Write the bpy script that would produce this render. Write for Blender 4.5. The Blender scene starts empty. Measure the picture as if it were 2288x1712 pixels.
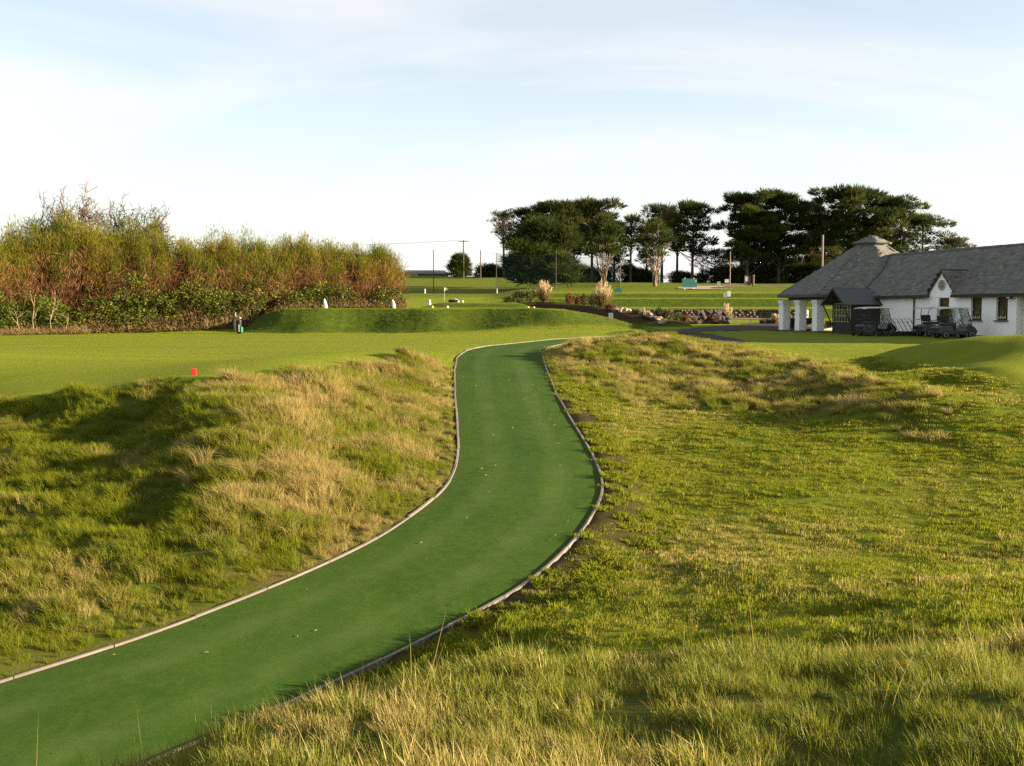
import bpy, math, random
import numpy as np
from mathutils import Vector, Matrix, Euler

# ------------------------------------------------------------------ camera, sky, sun, exposure
scene = bpy.context.scene
C = scene.collection
R = math.radians
IMG_W, IMG_H, FPX = 2288.0, 1712.0, 2345.0
PITCH = math.atan(163.0 / 2345.0)
EYE = 1.6
cam_d = bpy.data.cameras.new('camera')
cam_d.sensor_width = 36.0
cam_d.lens = FPX / IMG_W * 36.0
cam_d.clip_start = 0.05
cam_d.clip_end = 9000.0
cam = bpy.data.objects.new('camera', cam_d)
C.objects.link(cam)
cam.location = (0, 0, EYE)
cam.rotation_euler = (R(90) - PITCH, 0, 0)
scene.camera = cam

SUN_AZ, SUN_EL = R(98), R(13.2)          # azimuth clockwise from the view direction (+Y)
sun_vec = Vector((math.sin(SUN_AZ) * math.cos(SUN_EL), math.cos(SUN_AZ) * math.cos(SUN_EL), math.sin(SUN_EL)))
sun_d = bpy.data.lights.new('sun', 'SUN')
sun_d.energy = 5.0
sun_d.angle = R(0.55)
sun_d.color = (1.0, 0.80, 0.56)
sun = bpy.data.objects.new('sun', sun_d)
C.objects.link(sun)
sun.rotation_euler = sun_vec.to_track_quat('Z', 'Y').to_euler()
sun.location = (60, -20, 60)

world = bpy.data.worlds.new('World')
scene.world = world
world.use_nodes = True
wt = world.node_tree
wt.nodes.clear()
def wn(t, **k):
    n = wt.nodes.new(t)
    for a, b in k.items(): setattr(n, a, b)
    return n
w_out = wn('ShaderNodeOutputWorld')
w_bg = wn('ShaderNodeBackground')
w_sky = wn('ShaderNodeTexSky', sky_type='NISHITA', sun_disc=False, sun_elevation=SUN_EL, sun_rotation=SUN_AZ,
           air_density=1.0, dust_density=0.35, ozone_density=1.0)
w_tc = wn('ShaderNodeTexCoord')
w_sep = wn('ShaderNodeSeparateXYZ')
wt.links.new(w_tc.outputs['Generated'], w_sep.inputs[0])
def wmath(op, a, b=None, clamp=False):
    n = wn('ShaderNodeMath', operation=op, use_clamp=clamp)
    for i, v in enumerate((a, b)):
        if v is None: continue
        if isinstance(v, (int, float)): n.inputs[i].default_value = v
        else: wt.links.new(v, n.inputs[i])
    return n.outputs[0]
zc = wmath('ADD', wmath('MAXIMUM', w_sep.outputs[2], 0.0), 0.30)
cx = wmath('DIVIDE', w_sep.outputs[0], zc)
cy = wmath('DIVIDE', w_sep.outputs[1], zc)
w_comb = wn('ShaderNodeCombineXYZ')
wt.links.new(cx, w_comb.inputs[0]); wt.links.new(cy, w_comb.inputs[1])
w_map = wn('ShaderNodeMapping')
w_map.inputs['Rotation'].default_value = (0, 0, R(24))
w_map.inputs['Scale'].default_value = (0.55, 1.15, 1.0)
w_map.inputs['Location'].default_value = (3.1, 0.6, 0)
wt.links.new(w_comb.outputs[0], w_map.inputs[0])
w_n1 = wn('ShaderNodeTexNoise')
w_n1.inputs['Scale'].default_value = 1.25
w_n1.inputs['Detail'].default_value = 9.0
w_n1.inputs['Roughness'].default_value = 0.58
w_n1.inputs['Distortion'].default_value = 0.9
wt.links.new(w_map.outputs[0], w_n1.inputs['Vector'])
w_ramp = wn('ShaderNodeValToRGB')
w_ramp.color_ramp.elements[0].position = 0.38
w_ramp.color_ramp.elements[1].position = 0.68
wt.links.new(w_n1.outputs['Fac'], w_ramp.inputs[0])
# thin high cloud everywhere, thicker streaks by the noise, thickest near the horizon (longer path through the layer)
hz = wmath('POWER', wmath('SUBTRACT', 1.0, wmath('MAXIMUM', w_sep.outputs[2], 0.0), True), 6.0)
cl = wmath('ADD', wmath('MULTIPLY', w_ramp.outputs[0], 0.50), wmath('MULTIPLY', hz, 0.50))
cl = wmath('MINIMUM', wmath('ADD', cl, 0.27), 0.95)
w_mix = wn('ShaderNodeMix', data_type='RGBA')
wt.links.new(cl, w_mix.inputs[0])
wt.links.new(w_sky.outputs[0], w_mix.inputs[6])
w_mix.inputs[7].default_value = (4.1, 4.03, 3.92, 1)
wt.links.new(w_mix.outputs[2], w_bg.inputs['Color'])
w_bg.inputs['Strength'].default_value = 0.054
wt.links.new(w_bg.outputs[0], w_out.inputs['Surface'])

scene.view_settings.view_transform = 'Standard'
scene.view_settings.look = 'None'
scene.view_settings.exposure = 2.28
scene.view_settings.gamma = 1.0
scene.view_settings.use_curve_mapping = False
scene.cycles.use_denoising = False
scene.cycles.use_adaptive_sampling = False
world.cycles.sampling_method = 'MANUAL'
world.cycles.sample_map_resolution = 1024
scene.cycles.max_bounces = 4
scene.cycles.diffuse_bounces = 3
scene.cycles.glossy_bounces = 2
scene.cycles.transparent_max_bounces = 12

# ------------------------------------------------------------------ helpers
def ray(px, py):
    a = (px - IMG_W / 2) / FPX
    b = -(py - IMG_H / 2) / FPX
    return np.array([a, math.cos(PITCH) + b * math.sin(PITCH), -math.sin(PITCH) + b * math.cos(PITCH)])
def at(px, py, Y):
    r = ray(px, py)
    return r * (Y / r[1]) + np.array([0, 0, EYE])
def sm(x):
    x = np.clip(x, 0, 1)
    return x * x * (3 - 2 * x)

def _hash(ix, iy, s):
    h = (ix.astype(np.int64) * 374761393 + iy.astype(np.int64) * 668265263 + s * 974634777) & 0xffffffff
    h = ((h ^ (h >> 13)) * 1274126177) & 0xffffffff
    return ((h ^ (h >> 16)) & 0xffff) / 65535.0
def vnoise(x, y, s=0):
    ix, iy = np.floor(x), np.floor(y)
    fx, fy = sm(x - ix), sm(y - iy)
    a, b = _hash(ix, iy, s), _hash(ix + 1, iy, s)
    c, d = _hash(ix, iy + 1, s), _hash(ix + 1, iy + 1, s)
    return (a * (1 - fx) + b * fx) * (1 - fy) + (c * (1 - fx) + d * fx) * fy
def fbm(x, y, s=0, o=3):
    t, amp, tot = 0, 1.0, 0
    for i in range(o):
        t = t + amp * vnoise(x * 2 ** i, y * 2 ** i, s + i * 17)
        tot += amp
        amp *= 0.5
    return t / tot

def mesh_np(name, V, F, smooth=False):
    """V (n,3); F list of int arrays, each (m,3) or (m,4)"""
    me = bpy.data.meshes.new(name)
    V = np.asarray(V, dtype=np.float32)
    me.vertices.add(len(V))
    me.vertices.foreach_set('co', V.ravel())
    F = [np.asarray(f, dtype=np.int32) for f in F if len(f)]
    tot = sum(f.size for f in F)
    n = sum(len(f) for f in F)
    me.loops.add(tot)
    me.loops.foreach_set('vertex_index', np.concatenate([f.ravel() for f in F]))
    me.polygons.add(n)
    lt = np.concatenate([np.full(len(f), f.shape[1], np.int32) for f in F])
    ls = np.concatenate([[0], np.cumsum(lt)[:-1]]).astype(np.int32)
    me.polygons.foreach_set('loop_start', ls)
    me.polygons.foreach_set('loop_total', lt)
    if smooth:
        me.polygons.foreach_set('use_smooth', np.ones(n, dtype=bool))
    me.update(calc_edges=True)
    return me
def fattr(me, name, vals):
    a = me.attributes.new(name, 'FLOAT', 'POINT')
    a.data.foreach_set('value', np.asarray(vals, dtype=np.float32))
def link(name, me, m=None, parent=None):
    o = bpy.data.objects.new(name, me)
    C.objects.link(o)
    if m is not None and me is not None and not me.materials: me.materials.append(m)
    if parent is not None: o.parent = parent
    return o
def tag(o, label=None, cat=None, group=None, kind=None):
    if label: o['label'] = label
    if cat: o['category'] = cat
    if group: o['group'] = group
    if kind: o['kind'] = kind
    return o
def empty(name, loc, rz=0, label=None, cat=None, group=None):
    o = bpy.data.objects.new(name, None)
    C.objects.link(o)
    o.empty_display_size = 0.2
    o.location = loc
    o.rotation_euler = (0, 0, rz)
    return tag(o, label, cat, group)
def copy_tree(o, parent=None):
    c = o.copy()
    C.objects.link(c)
    c.parent = parent
    for ch in [k for k in o.children]: copy_tree(ch, c)
    return c

class MB:
    def __init__(s): s.v, s.f = [], []
    def add(s, vs, fs):
        n = len(s.v)
        s.v += [tuple(v) for v in vs]
        s.f += [tuple(i + n for i in f) for f in fs]
        return s
    def box(s, x0, x1, y0, y1, z0, z1):
        vs = [(x0, y0, z0), (x1, y0, z0), (x1, y1, z0), (x0, y1, z0), (x0, y0, z1), (x1, y0, z1), (x1, y1, z1), (x0, y1, z1)]
        return s.add(vs, [(0, 3, 2, 1), (4, 5, 6, 7), (0, 1, 5, 4), (1, 2, 6, 5), (2, 3, 7, 6), (3, 0, 4, 7)])
    def prism(s, poly, y0, y1):
        """poly in (x,z), extruded along y"""
        n = len(poly)
        vs = [(x, y0, z) for x, z in poly] + [(x, y1, z) for x, z in poly]
        fs = [tuple(range(n)), tuple(range(2 * n - 1, n - 1, -1))]
        fs += [(i, i + n, (i + 1) % n + n, (i + 1) % n) for i in range(n)]
        return s.add(vs, fs)
    def tube(s, pts, r, n=6, cap=True):
        pts = [Vector(p) for p in pts]
        rs = r if isinstance(r, (list, tuple)) else [r] * len(pts)
        rings, vs, fs = [], [], []
        for i, p in enumerate(pts):
            d = (pts[min(i + 1, len(pts) - 1)] - pts[max(i - 1, 0)]).normalized()
            a = d.orthogonal().normalized() if i == 0 else (a - d * a.dot(d)).normalized()
            b = d.cross(a)
            for k in range(n):
                t = 2 * math.pi * k / n
                vs.append(p + (a * math.cos(t) + b * math.sin(t)) * rs[i])
        for i in range(len(pts) - 1):
            for k in range(n):
                fs.append((i * n + k, i * n + (k + 1) % n, (i + 1) * n + (k + 1) % n, (i + 1) * n + k))
        if cap:
            fs.append(tuple(range(n - 1, -1, -1)))
            fs.append(tuple(range((len(pts) - 1) * n, len(pts) * n)))
        return s.add(vs, fs)
    def lathe(s, prof, axis='z', n=20, c=(0, 0, 0)):
        vs, fs = [], []
        for r, h in prof:
            for k in range(n):
                t = 2 * math.pi * k / n
                a, b = r * math.cos(t), r * math.sin(t)
                p = {'z': (a, b, h), 'y': (a, h, -b), 'x': (h, a, b)}[axis]
                vs.append((p[0] + c[0], p[1] + c[1], p[2] + c[2]))
        for i in range(len(prof) - 1):
            for k in range(n):
                fs.append((i * n + k, i * n + (k + 1) % n, (i + 1) * n + (k + 1) % n, (i + 1) * n + k))
        fs.append(tuple(range(n - 1, -1, -1)))
        fs.append(tuple(range((len(prof) - 1) * n, len(prof) * n)))
        return s.add(vs, fs)
    def build(s, name, m=None, parent=None, smooth=False, bevel=0):
        me = bpy.data.meshes.new(name)
        me.from_pydata(s.v, [], s.f)
        if smooth:
            for p in me.polygons: p.use_smooth = True
        o = link(name, me, m, parent)
        if bevel:
            b = o.modifiers.new('bevel', 'BEVEL')
            b.width = bevel
            b.segments = 2
            b.limit_method = 'ANGLE'
        return o

# ------------------------------------------------------------------ materials
MAT = {}
def new_mat(name):
    m = bpy.data.materials.new(name)
    m.use_nodes = True
    m.node_tree.nodes.clear()
    MAT[name] = m
    return m, m.node_tree
class NT:
    def __init__(s, t): s.t = t
    def n(s, ty, ins=None, **k):
        n = s.t.nodes.new(ty)
        for a, b in k.items(): setattr(n, a, b)
        for a, b in (ins or {}).items():
            if hasattr(b, 'node'): s.t.links.new(b, n.inputs[a])
            else: n.inputs[a].default_value = b
        return n
    def noise(s, scale, detail=4, rough=0.55, vec=None, dist=0.0):
        n = s.n('ShaderNodeTexNoise', {'Scale': scale, 'Detail': detail, 'Roughness': rough, 'Distortion': dist})
        if vec is not None: s.t.links.new(vec, n.inputs['Vector'])
        return n.outputs['Fac']
    def mr(s, v, a, b, c=0.0, d=1.0):
        return s.n('ShaderNodeMapRange', {0: v, 1: a, 2: b, 3: c, 4: d}).outputs[0]
    def mix(s, f, a, b, bt='MIX'):
        n = s.n('ShaderNodeMix', data_type='RGBA', blend_type=bt)
        for i, v in ((0, f), (6, a), (7, b)):
            if hasattr(v, 'node'): s.t.links.new(v, n.inputs[i])
            else: n.inputs[i].default_value = v if i == 0 else (tuple(v) + (1,) if len(v) == 3 else v)
        return n.outputs[2]
    def math(s, op, a, b=None, clamp=False):
        n = s.n('ShaderNodeMath', operation=op, use_clamp=clamp)
        for i, v in enumerate((a, b)):
            if v is None: continue
            if hasattr(v, 'node'): s.t.links.new(v, n.inputs[i])
            else: n.inputs[i].default_value = v
        return n.outputs[0]
    def out(s, sh, disp=None):
        o = s.n('ShaderNodeOutputMaterial')
        s.t.links.new(sh, o.inputs['Surface'])
    def pos(s): return s.n('ShaderNodeNewGeometry').outputs['Position']
    def attr(s, name, ty='GEOMETRY'): return s.n('ShaderNodeAttribute', attribute_name=name, attribute_type=ty)

def surface(name, col, col2=None, scale=3.0, rough=0.7, bump=0.0, bscale=30.0, metal=0.0, spec=0.4, detail=5, coord='obj', vary=0.0, stretch=None):
    m, t = new_mat(name)
    k = NT(t)
    tc = k.n('ShaderNodeTexCoord').outputs['Object'] if coord == 'obj' else k.pos()
    if stretch:
        tc = k.n('ShaderNodeMapping', {'Vector': tc, 'Scale': stretch}).outputs[0]
    c = tuple(col) + (1,)
    if col2 is not None:
        c = k.mix(k.mr(k.noise(scale, detail, 0.6, tc), 0.3, 0.7), col, col2)
    if vary:
        rnd = k.attr('shade').outputs['Fac']
        c = k.mix(k.mr(rnd, 0, 1, 0, vary), c, (0.02, 0.02, 0.02)) if vary > 0 else c
    p = k.n('ShaderNodeBsdfPrincipled', {'Roughness': rough, 'Metallic': metal, 'Specular IOR Level': spec, 'Base Color': c})
    if bump:
        b = k.n('ShaderNodeBump', {'Strength': bump, 'Distance': 0.02, 'Height': k.noise(bscale, 6, 0.6, tc)})
        t.links.new(b.outputs[0], p.inputs['Normal'])
    k.out(p.outputs[0])
    return m

def leaf_mat(name, cols, trans=0.35, gloss=0.0, vscale=0.6, pos_var=0.5):
    """cols: three colours picked by the 'shade' attribute of each leaf; trans: share of light let through"""
    m, t = new_mat(name)
    k = NT(t)
    s = k.attr('shade').outputs['Fac']
    nz = k.mr(k.noise(vscale, 3, 0.5, k.pos()), 0.3, 0.7, -pos_var / 2, pos_var / 2)
    s = k.math('ADD', s, nz, True)
    ramp = k.n('ShaderNodeValToRGB', {0: s})
    r = ramp.color_ramp
    while len(r.elements) < len(cols): r.elements.new(0.5)
    for i, c in enumerate(cols):
        r.elements[i].position = i / (len(cols) - 1)
        r.elements[i].color = tuple(c) + (1,)
    d = k.n('ShaderNodeBsdfDiffuse', {'Color': ramp.outputs[0]})
    tr = k.n('ShaderNodeBsdfTranslucent', {'Color': ramp.outputs[0]})
    sh = k.n('ShaderNodeMixShader', {0: trans, 1: d.outputs[0], 2: tr.outputs[0]}).outputs[0]
    if gloss:
        g = k.n('ShaderNodeBsdfGlossy', {'Color': (1, 1, 1, 1), 'Roughness': 0.35})
        fr = k.n('ShaderNodeFresnel', {'IOR': 1.4})
        f = k.math('MULTIPLY', fr.outputs[0], gloss)
        sh = k.n('ShaderNodeMixShader', {0: f, 1: sh, 2: g.outputs[0]}).outputs[0]
    k.out(sh)
    return m

def grass_mat(name, greens, straws, trans=0.4, gloss=0.0):
    """blade colour = green..straw by the blade's own shade plus the tuft's dryness, both stored on the geometry"""
    m, t = new_mat(name)
    k = NT(t)
    sh_ = k.attr('shade').outputs['Fac']
    dry = k.attr('dry', 'INSTANCER').outputs['Fac']
    ph = k.attr('hue').outputs['Fac']
    g = k.mix(ph, greens[0], greens[1])
    st = k.mix(ph, straws[0], straws[1])
    f = k.math('SUBTRACT', k.math('ADD', sh_, dry), 0.5)
    f = k.mr(f, 0.35, 0.65)
    c = k.mix(f, g, st)
    d = k.n('ShaderNodeBsdfDiffuse', {'Color': c})
    tr = k.n('ShaderNodeBsdfTranslucent', {'Color': c})
    s = k.n('ShaderNodeMixShader', {0: trans, 1: d.outputs[0], 2: tr.outputs[0]}).outputs[0]
    if gloss:
        gl = k.n('ShaderNodeBsdfGlossy', {'Color': (1, 1, .92, 1), 'Roughness': .5})
        s = k.n('ShaderNodeMixShader', {0: gloss, 1: s, 2: gl.outputs[0]}).outputs[0]
    k.out(s)
    return m

# ------------------------------------------------------------------ the path's course (edges followed in the photograph, laid on the path's own slope)
PATH_Y = np.array([-6, 0, 6, 12, 18, 24, 30, 36, 44, 60, 400.])
PATH_Z = np.array([-4.2, -3.75, -3.2, -2.55, -1.82, -1.20, -0.69, -0.31, -0.04, 0.0, 0.0])
def path_z(Y):
    # smoothed piecewise profile
    return sum(np.interp(np.asarray(Y) + d, PATH_Y, PATH_Z) for d in (-2.4, -1.2, 0, 1.2, 2.4)) / 5
def hit_path(px, py):
    r = ray(px, py)
    t = np.linspace(4, 95, 9000)
    d = EYE + r[2] * t - path_z(r[1] * t)
    i = int(np.argmax(d < 0)) if (d < 0).any() else len(t) - 1
    p = r * t[i]
    return (p[0], p[1])
Kd = 2288 / 2212
L_px = [(1500, 748.5), (1410, 751), (1329, 753.5), (1233, 759), (1167, 766), (1096, 773), (1045, 783), (1022, 799), (1017, 828), (1018, 879), (1024, 952), (1027, 1014),
        (1019, 1055), (993, 1099), (931, 1148), (848, 1205), (765, 1246), (672, 1288), (579, 1327), (476, 1367), (341, 1419), (207, 1464), (0, 1526)]
R_px = [(1500, 751.5), (1430, 753.5), (1349, 757.5), (1262, 768), (1226, 776), (1210, 791), (1218, 822), (1241, 879), (1272, 936), (1308, 993), (1334, 1040), (1347, 1081),
        (1342, 1117), (1319, 1159), (1283, 1205), (1231, 1262), (1169, 1308), (1096, 1355), (983, 1407), (910, 1448), (796, 1503), (703, 1546), (590, 1596)]
def smooth_poly(P, step):
    P = np.array(P, float)
    s = np.r_[0, np.cumsum(np.hypot(*np.diff(P, axis=0).T))]
    u = np.arange(0, s[-1], step)
    Q = np.c_[np.interp(u, s, P[:, 0]), np.interp(u, s, P[:, 1])]
    for _ in range(10):
        Q[1:-1] = (Q[:-2] + 2 * Q[1:-1] + Q[2:]) / 4
    return Q
EL = [hit_path(*p) for p in L_px]
ER = [hit_path(*p) for p in R_px]
dl = np.array(EL[-1]) - np.array(EL[-3]); dl /= np.linalg.norm(dl)
dr = np.array(ER[-1]) - np.array(ER[-3]); dr /= np.linalg.norm(dr)
dd = (dl + dr) / np.linalg.norm(dl + dr)
EL += [tuple(np.array(EL[-1]) + dd * k) for k in (2, 4, 6, 8)]
ER += [tuple(np.array(ER[-1]) + dd * k) for k in (2, 4, 6, 8, 10, 12)]
EL, ER = smooth_poly(EL, 0.25), smooth_poly(ER, 0.25)
# cross sections: each left sample joined to a right sample moving monotonically
pairs, j = [], 0
for i in range(len(EL)):
    k = range(j, min(j + 12, len(ER)))
    j = min(k, key=lambda q: np.hypot(*(ER[q] - EL[i])))
    pairs.append((i, j))
CEN = np.array([(EL[i] + ER[j]) / 2 for i, j in pairs])
HALF = np.array([np.hypot(*(EL[i] - ER[j])) / 2 for i, j in pairs])
def path_dist(X, Y):
    """distance from the centre line and half width there (vectorised, chunked)"""
    X, Y = np.atleast_1d(X).astype(float), np.atleast_1d(Y).astype(float)
    D = np.full(X.shape, 1e9); H = np.zeros(X.shape)
    near = (X > -22) & (X < 18) & (Y > -8) & (Y < 78)
    idx = np.where(near.ravel())[0]
    xf, yf = X.ravel(), Y.ravel()
    Df, Hf = D.ravel(), H.ravel()
    for c in range(0, len(idx), 20000):
        q = idx[c:c + 20000]
        d = np.hypot(xf[q, None] - CEN[None, ::2, 0], yf[q, None] - CEN[None, ::2, 1])
        a = d.argmin(1)
        Df[q] = d[np.arange(len(q)), a]
        Hf[q] = HALF[::2][a]
    return Df.reshape(X.shape), Hf.reshape(X.shape)

# ------------------------------------------------------------------ the lie of the land
def far_land(X, Y):
    X, Y = np.broadcast_arrays(np.asarray(X, float), np.asarray(Y, float))
    zl = np.interp(Y, [0, 60, 72, 95, 110, 140, 156, 166, 250, 300, 420, 1000], [0, 0, .05, 1.5, 2.2, 3.7, 4.1, 5.1, 9.6, 9.2, 5, 0])
    zr = np.interp(Y, [0, 72, 80, 97.8, 98.5, 108, 109.3, 120, 121, 140, 200, 235, 300, 420, 1000],
                   [0, 0, .12, .85, 1.75, 1.9, 2.75, 2.95, 3.5, 4.3, 6.5, 7.6, 7, 3, 0])
    w = sm((X + 4 - (Y - 100) * 0.01) / 6)
    z = zl * (1 - w) + zr * w
    # slow swells
    z = z + (fbm(X / 23, Y / 23, 5, 2) - .5) * 0.5 * sm((Y - 130) / 40)
    # the lawns by the clubhouse lie a touch lower towards the path
    z = z - 0.28 * sm((X - 4) / 6) * (1 - sm((Y - 30) / 18)) * (Y > 0)
    # raised tee with its steep front
    n = (fbm(X / 3.2, Y / 3.2, 9, 3) - .5)
    prof = np.interp(X, [-19.4, -17.6, -16, 1.0, 3.5, 5.5, 7.2, 9.0, 11.4], [0, 1.35, 1.72, 1.72, 1.6, 1.30, .95, .45, 0.0])
    foot = sum(np.interp(X + d, [-19.5, -13.0, -10.6, -4.8, -3.4, 3.2, 6, 12], [71.4, 68.4, 70.2, 67.6, 68.9, 66.6, 68, 69]) for d in (-1.4, -.7, 0, .7, 1.4)) / 5
    front = sm((Y - foot - n * 1.0) / 4.4)
    back = 1 - sm((Y - 92) / 9)
    tee = prof * front * back
    tier = 0.5 * sm((Y - 85) / 2.2) * (1 - sm((Y - 97) / 6)) * sm((X + 8.5) / 3) * (1 - sm((X - 0.2) / 2.2))
    lobe = 0.55 * np.exp(-((X - 3.5) / 6.5) ** 2 - ((Y - 67.5) / 3.0) ** 2)
    z = np.maximum(z, tee + n * .05 * (tee > .1)) + tier + lobe * (1 - .6 * sm(tee / 1.2))
    # planted ridge between the tee and the terraces
    ridge = np.array([(-2.0, 99.0, 2.15), (3.0, 98.0, 2.35), (7.9, 92.0, 1.85), (10.5, 88.0, 1.25), (12.5, 85.5, .75), (14.2, 84.0, .25)])
    hb = np.zeros(X.shape)
    for (x0, y0, h0), (x1, y1, h1) in zip(ridge[:-1], ridge[1:]):
        dx, dy = x1 - x0, y1 - y0
        t = np.clip(((X - x0) * dx + (Y - y0) * dy) / (dx * dx + dy * dy), 0, 1)
        d = np.hypot(X - x0 - t * dx, Y - y0 - t * dy)
        hb = np.maximum(hb, (h0 + (h1 - h0) * t) * (1 - sm((d - .8) / 2.6)))
    z = np.maximum(z, hb)
    return z

CP = []      # control points of the near ground: x, y, z
def cp(px, py, Y):
    p = at(px, py, Y)
    CP.append((p[0], p[1], p[2]))
def cz(px, py, z=0.0):
    r = ray(px, py)
    t = (z - EYE) / r[2]
    CP.append((r[0] * t, r[1] * t, z))
# crest of the bank on the left, level with the mown green
crest = [(-300, 905, 27.0), (0, 893, 24.5), (150, 888, 24.0), (250, 873, 23.4), (330, 860, 23.0), (430, 856, 22.9), (560, 848, 24.2), (700, 833, 26.8), (800, 818, 30.0), (900, 806, 33.2), (985, 800, 35.0)]
for p in crest: cp(*p)
for p in crest[:6]:
    q_ = at(*p); CP.append((q_[0] - .1, q_[1] + 1.3, q_[2] + .07))
for p in [(-300, 860, 30), (0, 850, 28.6), (200, 830, 30), (400, 815, 30.7)]: cp(*p)
for p in [(600, 800), (800, 785), (950, 775), (300, 780), (600, 765), (900, 757)]: cz(*p)
# the hollow left of the bank's nose
for p in [(-300, 960, 25.0), (-300, 1100, 20.3), (-300, 1300, 14.8), (-200, 1500, 11.0),
          (0, 940, 23.6), (0, 1000, 21.0), (0, 1100, 18.0), (0, 1250, 14.9), (0, 1400, 12.9),
          (120, 1000, 20.9), (200, 1100, 17.9), (200, 1250, 15.0), (230, 920, 22.6), (230, 1000, 20.8),
          (350, 930, 22.4), (360, 1020, 19.7), (380, 1130, 17.1), (380, 1250, 15.0), (340, 1340, 14.0),
          # nose of the bank
          (450, 900, 20.9), (470, 980, 18.9), (480, 1080, 17.1), (480, 1200, 15.5), (480, 1300, 14.4),
          (600, 890, 22.6), (600, 980, 19.7), (600, 1080, 17.6), (620, 1200, 15.9),
          (750, 880, 24.6), (750, 980, 21.2), (760, 1080, 18.6), (770, 1170, 17.1),
          (880, 850, 29.5), (880, 930, 25.0), (880, 1020, 21.3), (900, 1100, 19.0), (970, 850, 31.5), (980, 930, 26.0), (985, 1000, 23.0)]: cp(*p)
# the tussocky hump right of the path
for p in [(1260, 792, 38), (1300, 774, 40), (1400, 762, 41), (1500, 758, 41), (1600, 771, 39.5), (1700, 795, 37), (1800, 810, 34.5), (1900, 820, 31.5), (2000, 836, 28.5), (2080, 868, 25.5),
          (1300, 830, 34), (1400, 830, 34.5), (1500, 830, 34.5), (1600, 840, 33.5), (1700, 860, 31), (1800, 875, 29), (1900, 890, 27), (2000, 900, 25.3),
          (1300, 900, 28.6), (1400, 930, 27), (1500, 930, 27.2), (1600, 930, 27.0), (1750, 950, 25.3), (1900, 970, 24.0), (2050, 970, 23.7), (2250, 950, 23.6),
          (1400, 1020, 23.2), (1500, 1020, 23.2), (1650, 1030, 22.4), (1800, 1060, 20.9), (2000, 1070, 20.5), (2250, 1060, 20.2), (2500, 1000, 21.5), (2500, 1200, 16),
          (1420, 1130, 19.5), (1550, 1130, 19.3), (1700, 1150, 18.1), (1900, 1160, 17.7), (2150, 1170, 17.1), (2350, 1180, 16.5),
          (1370, 1220, 16.6), (1500, 1230, 16.2), (1700, 1250, 15.1), (1950, 1250, 14.9), (2200, 1260, 14.2),
          (1280, 1320, 13.9), (1450, 1330, 13.5), (1650, 1340, 12.7), (1900, 1330, 12.3), (2150, 1320, 12.0), (2400, 1300, 11.8),
          (1100, 1420, 12.3), (1250, 1420, 11.6), (1450, 1410, 11.6), (1700, 1400, 11.1), (1950, 1385, 10.7), (2200, 1372, 10.4),
          (930, 1490, 11.6), (1050, 1500, 10.8)]: cp(*p)
# the knoll the camera stands on
for p in [(1150, 1505, 6.3), (1400, 1505, 6.4), (1700, 1482, 6.5), (2000, 1464, 6.6), (2288, 1447, 6.6), (850, 1572, 5.9), (590, 1638, 5.4), (450, 1682, 5.0),
          (1150, 1600, 5.2), (1500, 1590, 5.1), (1900, 1580, 5.0), (2288, 1570, 4.9), (1150, 1712, 4.2), (1700, 1712, 4.1), (2288, 1712, 4.0), (750, 1730, 4.4), (330, 1740, 4.6)]: cp(*p)
for x, y, z in [(0, 0, 0), (2, 0, .05), (-1.2, 0, -.15), (4, 0, .05), (0, -6, .0), (6, -6, .1), (8, 2, -.1), (14, 4, -.3), (14, -6, -.1), (-6, -6, -3.2), (-3.6, 0, -1.9), (-2.6, 3, -1.0), (-5.4, 4, -2.9),
                (-3.4, 6.2, -2.0), (-2.4, 8.4, -2.4), (-1.0, 8.7, -2.15), (.6, 9.4, -1.98), (1.8, 8.4, -1.6), (3.2, 8.3, -1.3), (4.8, 8.2, -1.1), (.2, 8.2, -1.75)]:
    CP.append((x, y, z))
# level lawns towards the clubhouse, the second mound on the right
for p in [(1750, 790, 41), (1830, 808, 37), (1880, 792, 41), (2080, 885, 25.4), (2150, 882, 25.5), (2288, 892, 24.8), (2200, 914, 24.2), (2450, 900, 25), (2450, 880, 26)]: cp(*p)
for p in [(1870, 808, 36.0), (1900, 812, 34.8), (1950, 795, 34.2), (2010, 778, 33.8), (2080, 766, 33.3), (2150, 759, 32.0), (2230, 757, 31.0), (2300, 762, 30.0), (2420, 770, 29),
          (1960, 842, 31.0), (2000, 822, 31.6), (2060, 808, 31.0), (2150, 805, 30.0), (2250, 802, 28.6), (2150, 834, 27.7), (2260, 828, 26.9), (2080, 853, 27.8), (2180, 863, 26.4), (2288, 869, 25.6), (2400, 873, 25.2)]: cp(*p)
for x, y in [(16.0, 37), (19.5, 36), (14.5, 40)]: CP.append((x, y, float(far_land(x, y)) - .05))
for x, y in [(16, 44), (20, 46), (24, 46), (30, 46), (12, 46), (8, 50), (14, 52), (22, 53), (30, 54), (40, 46), (40, 56), (-4, 50), (-12, 44), (-24, 44), (-40, 40), (-40, 25), (-20, 32), (-40, 55), (-12, 56), (0, 56), (8, 60), (20, 60), (30, 62)]:
    CP.append((x, y, float(far_land(x, y))))
# both kerb lines
for e in (EL, ER):
    for q in e[::8]: CP.append((q[0], q[1], float(path_z(q[1])) + .02))
CPa = np.array(CP)
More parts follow.
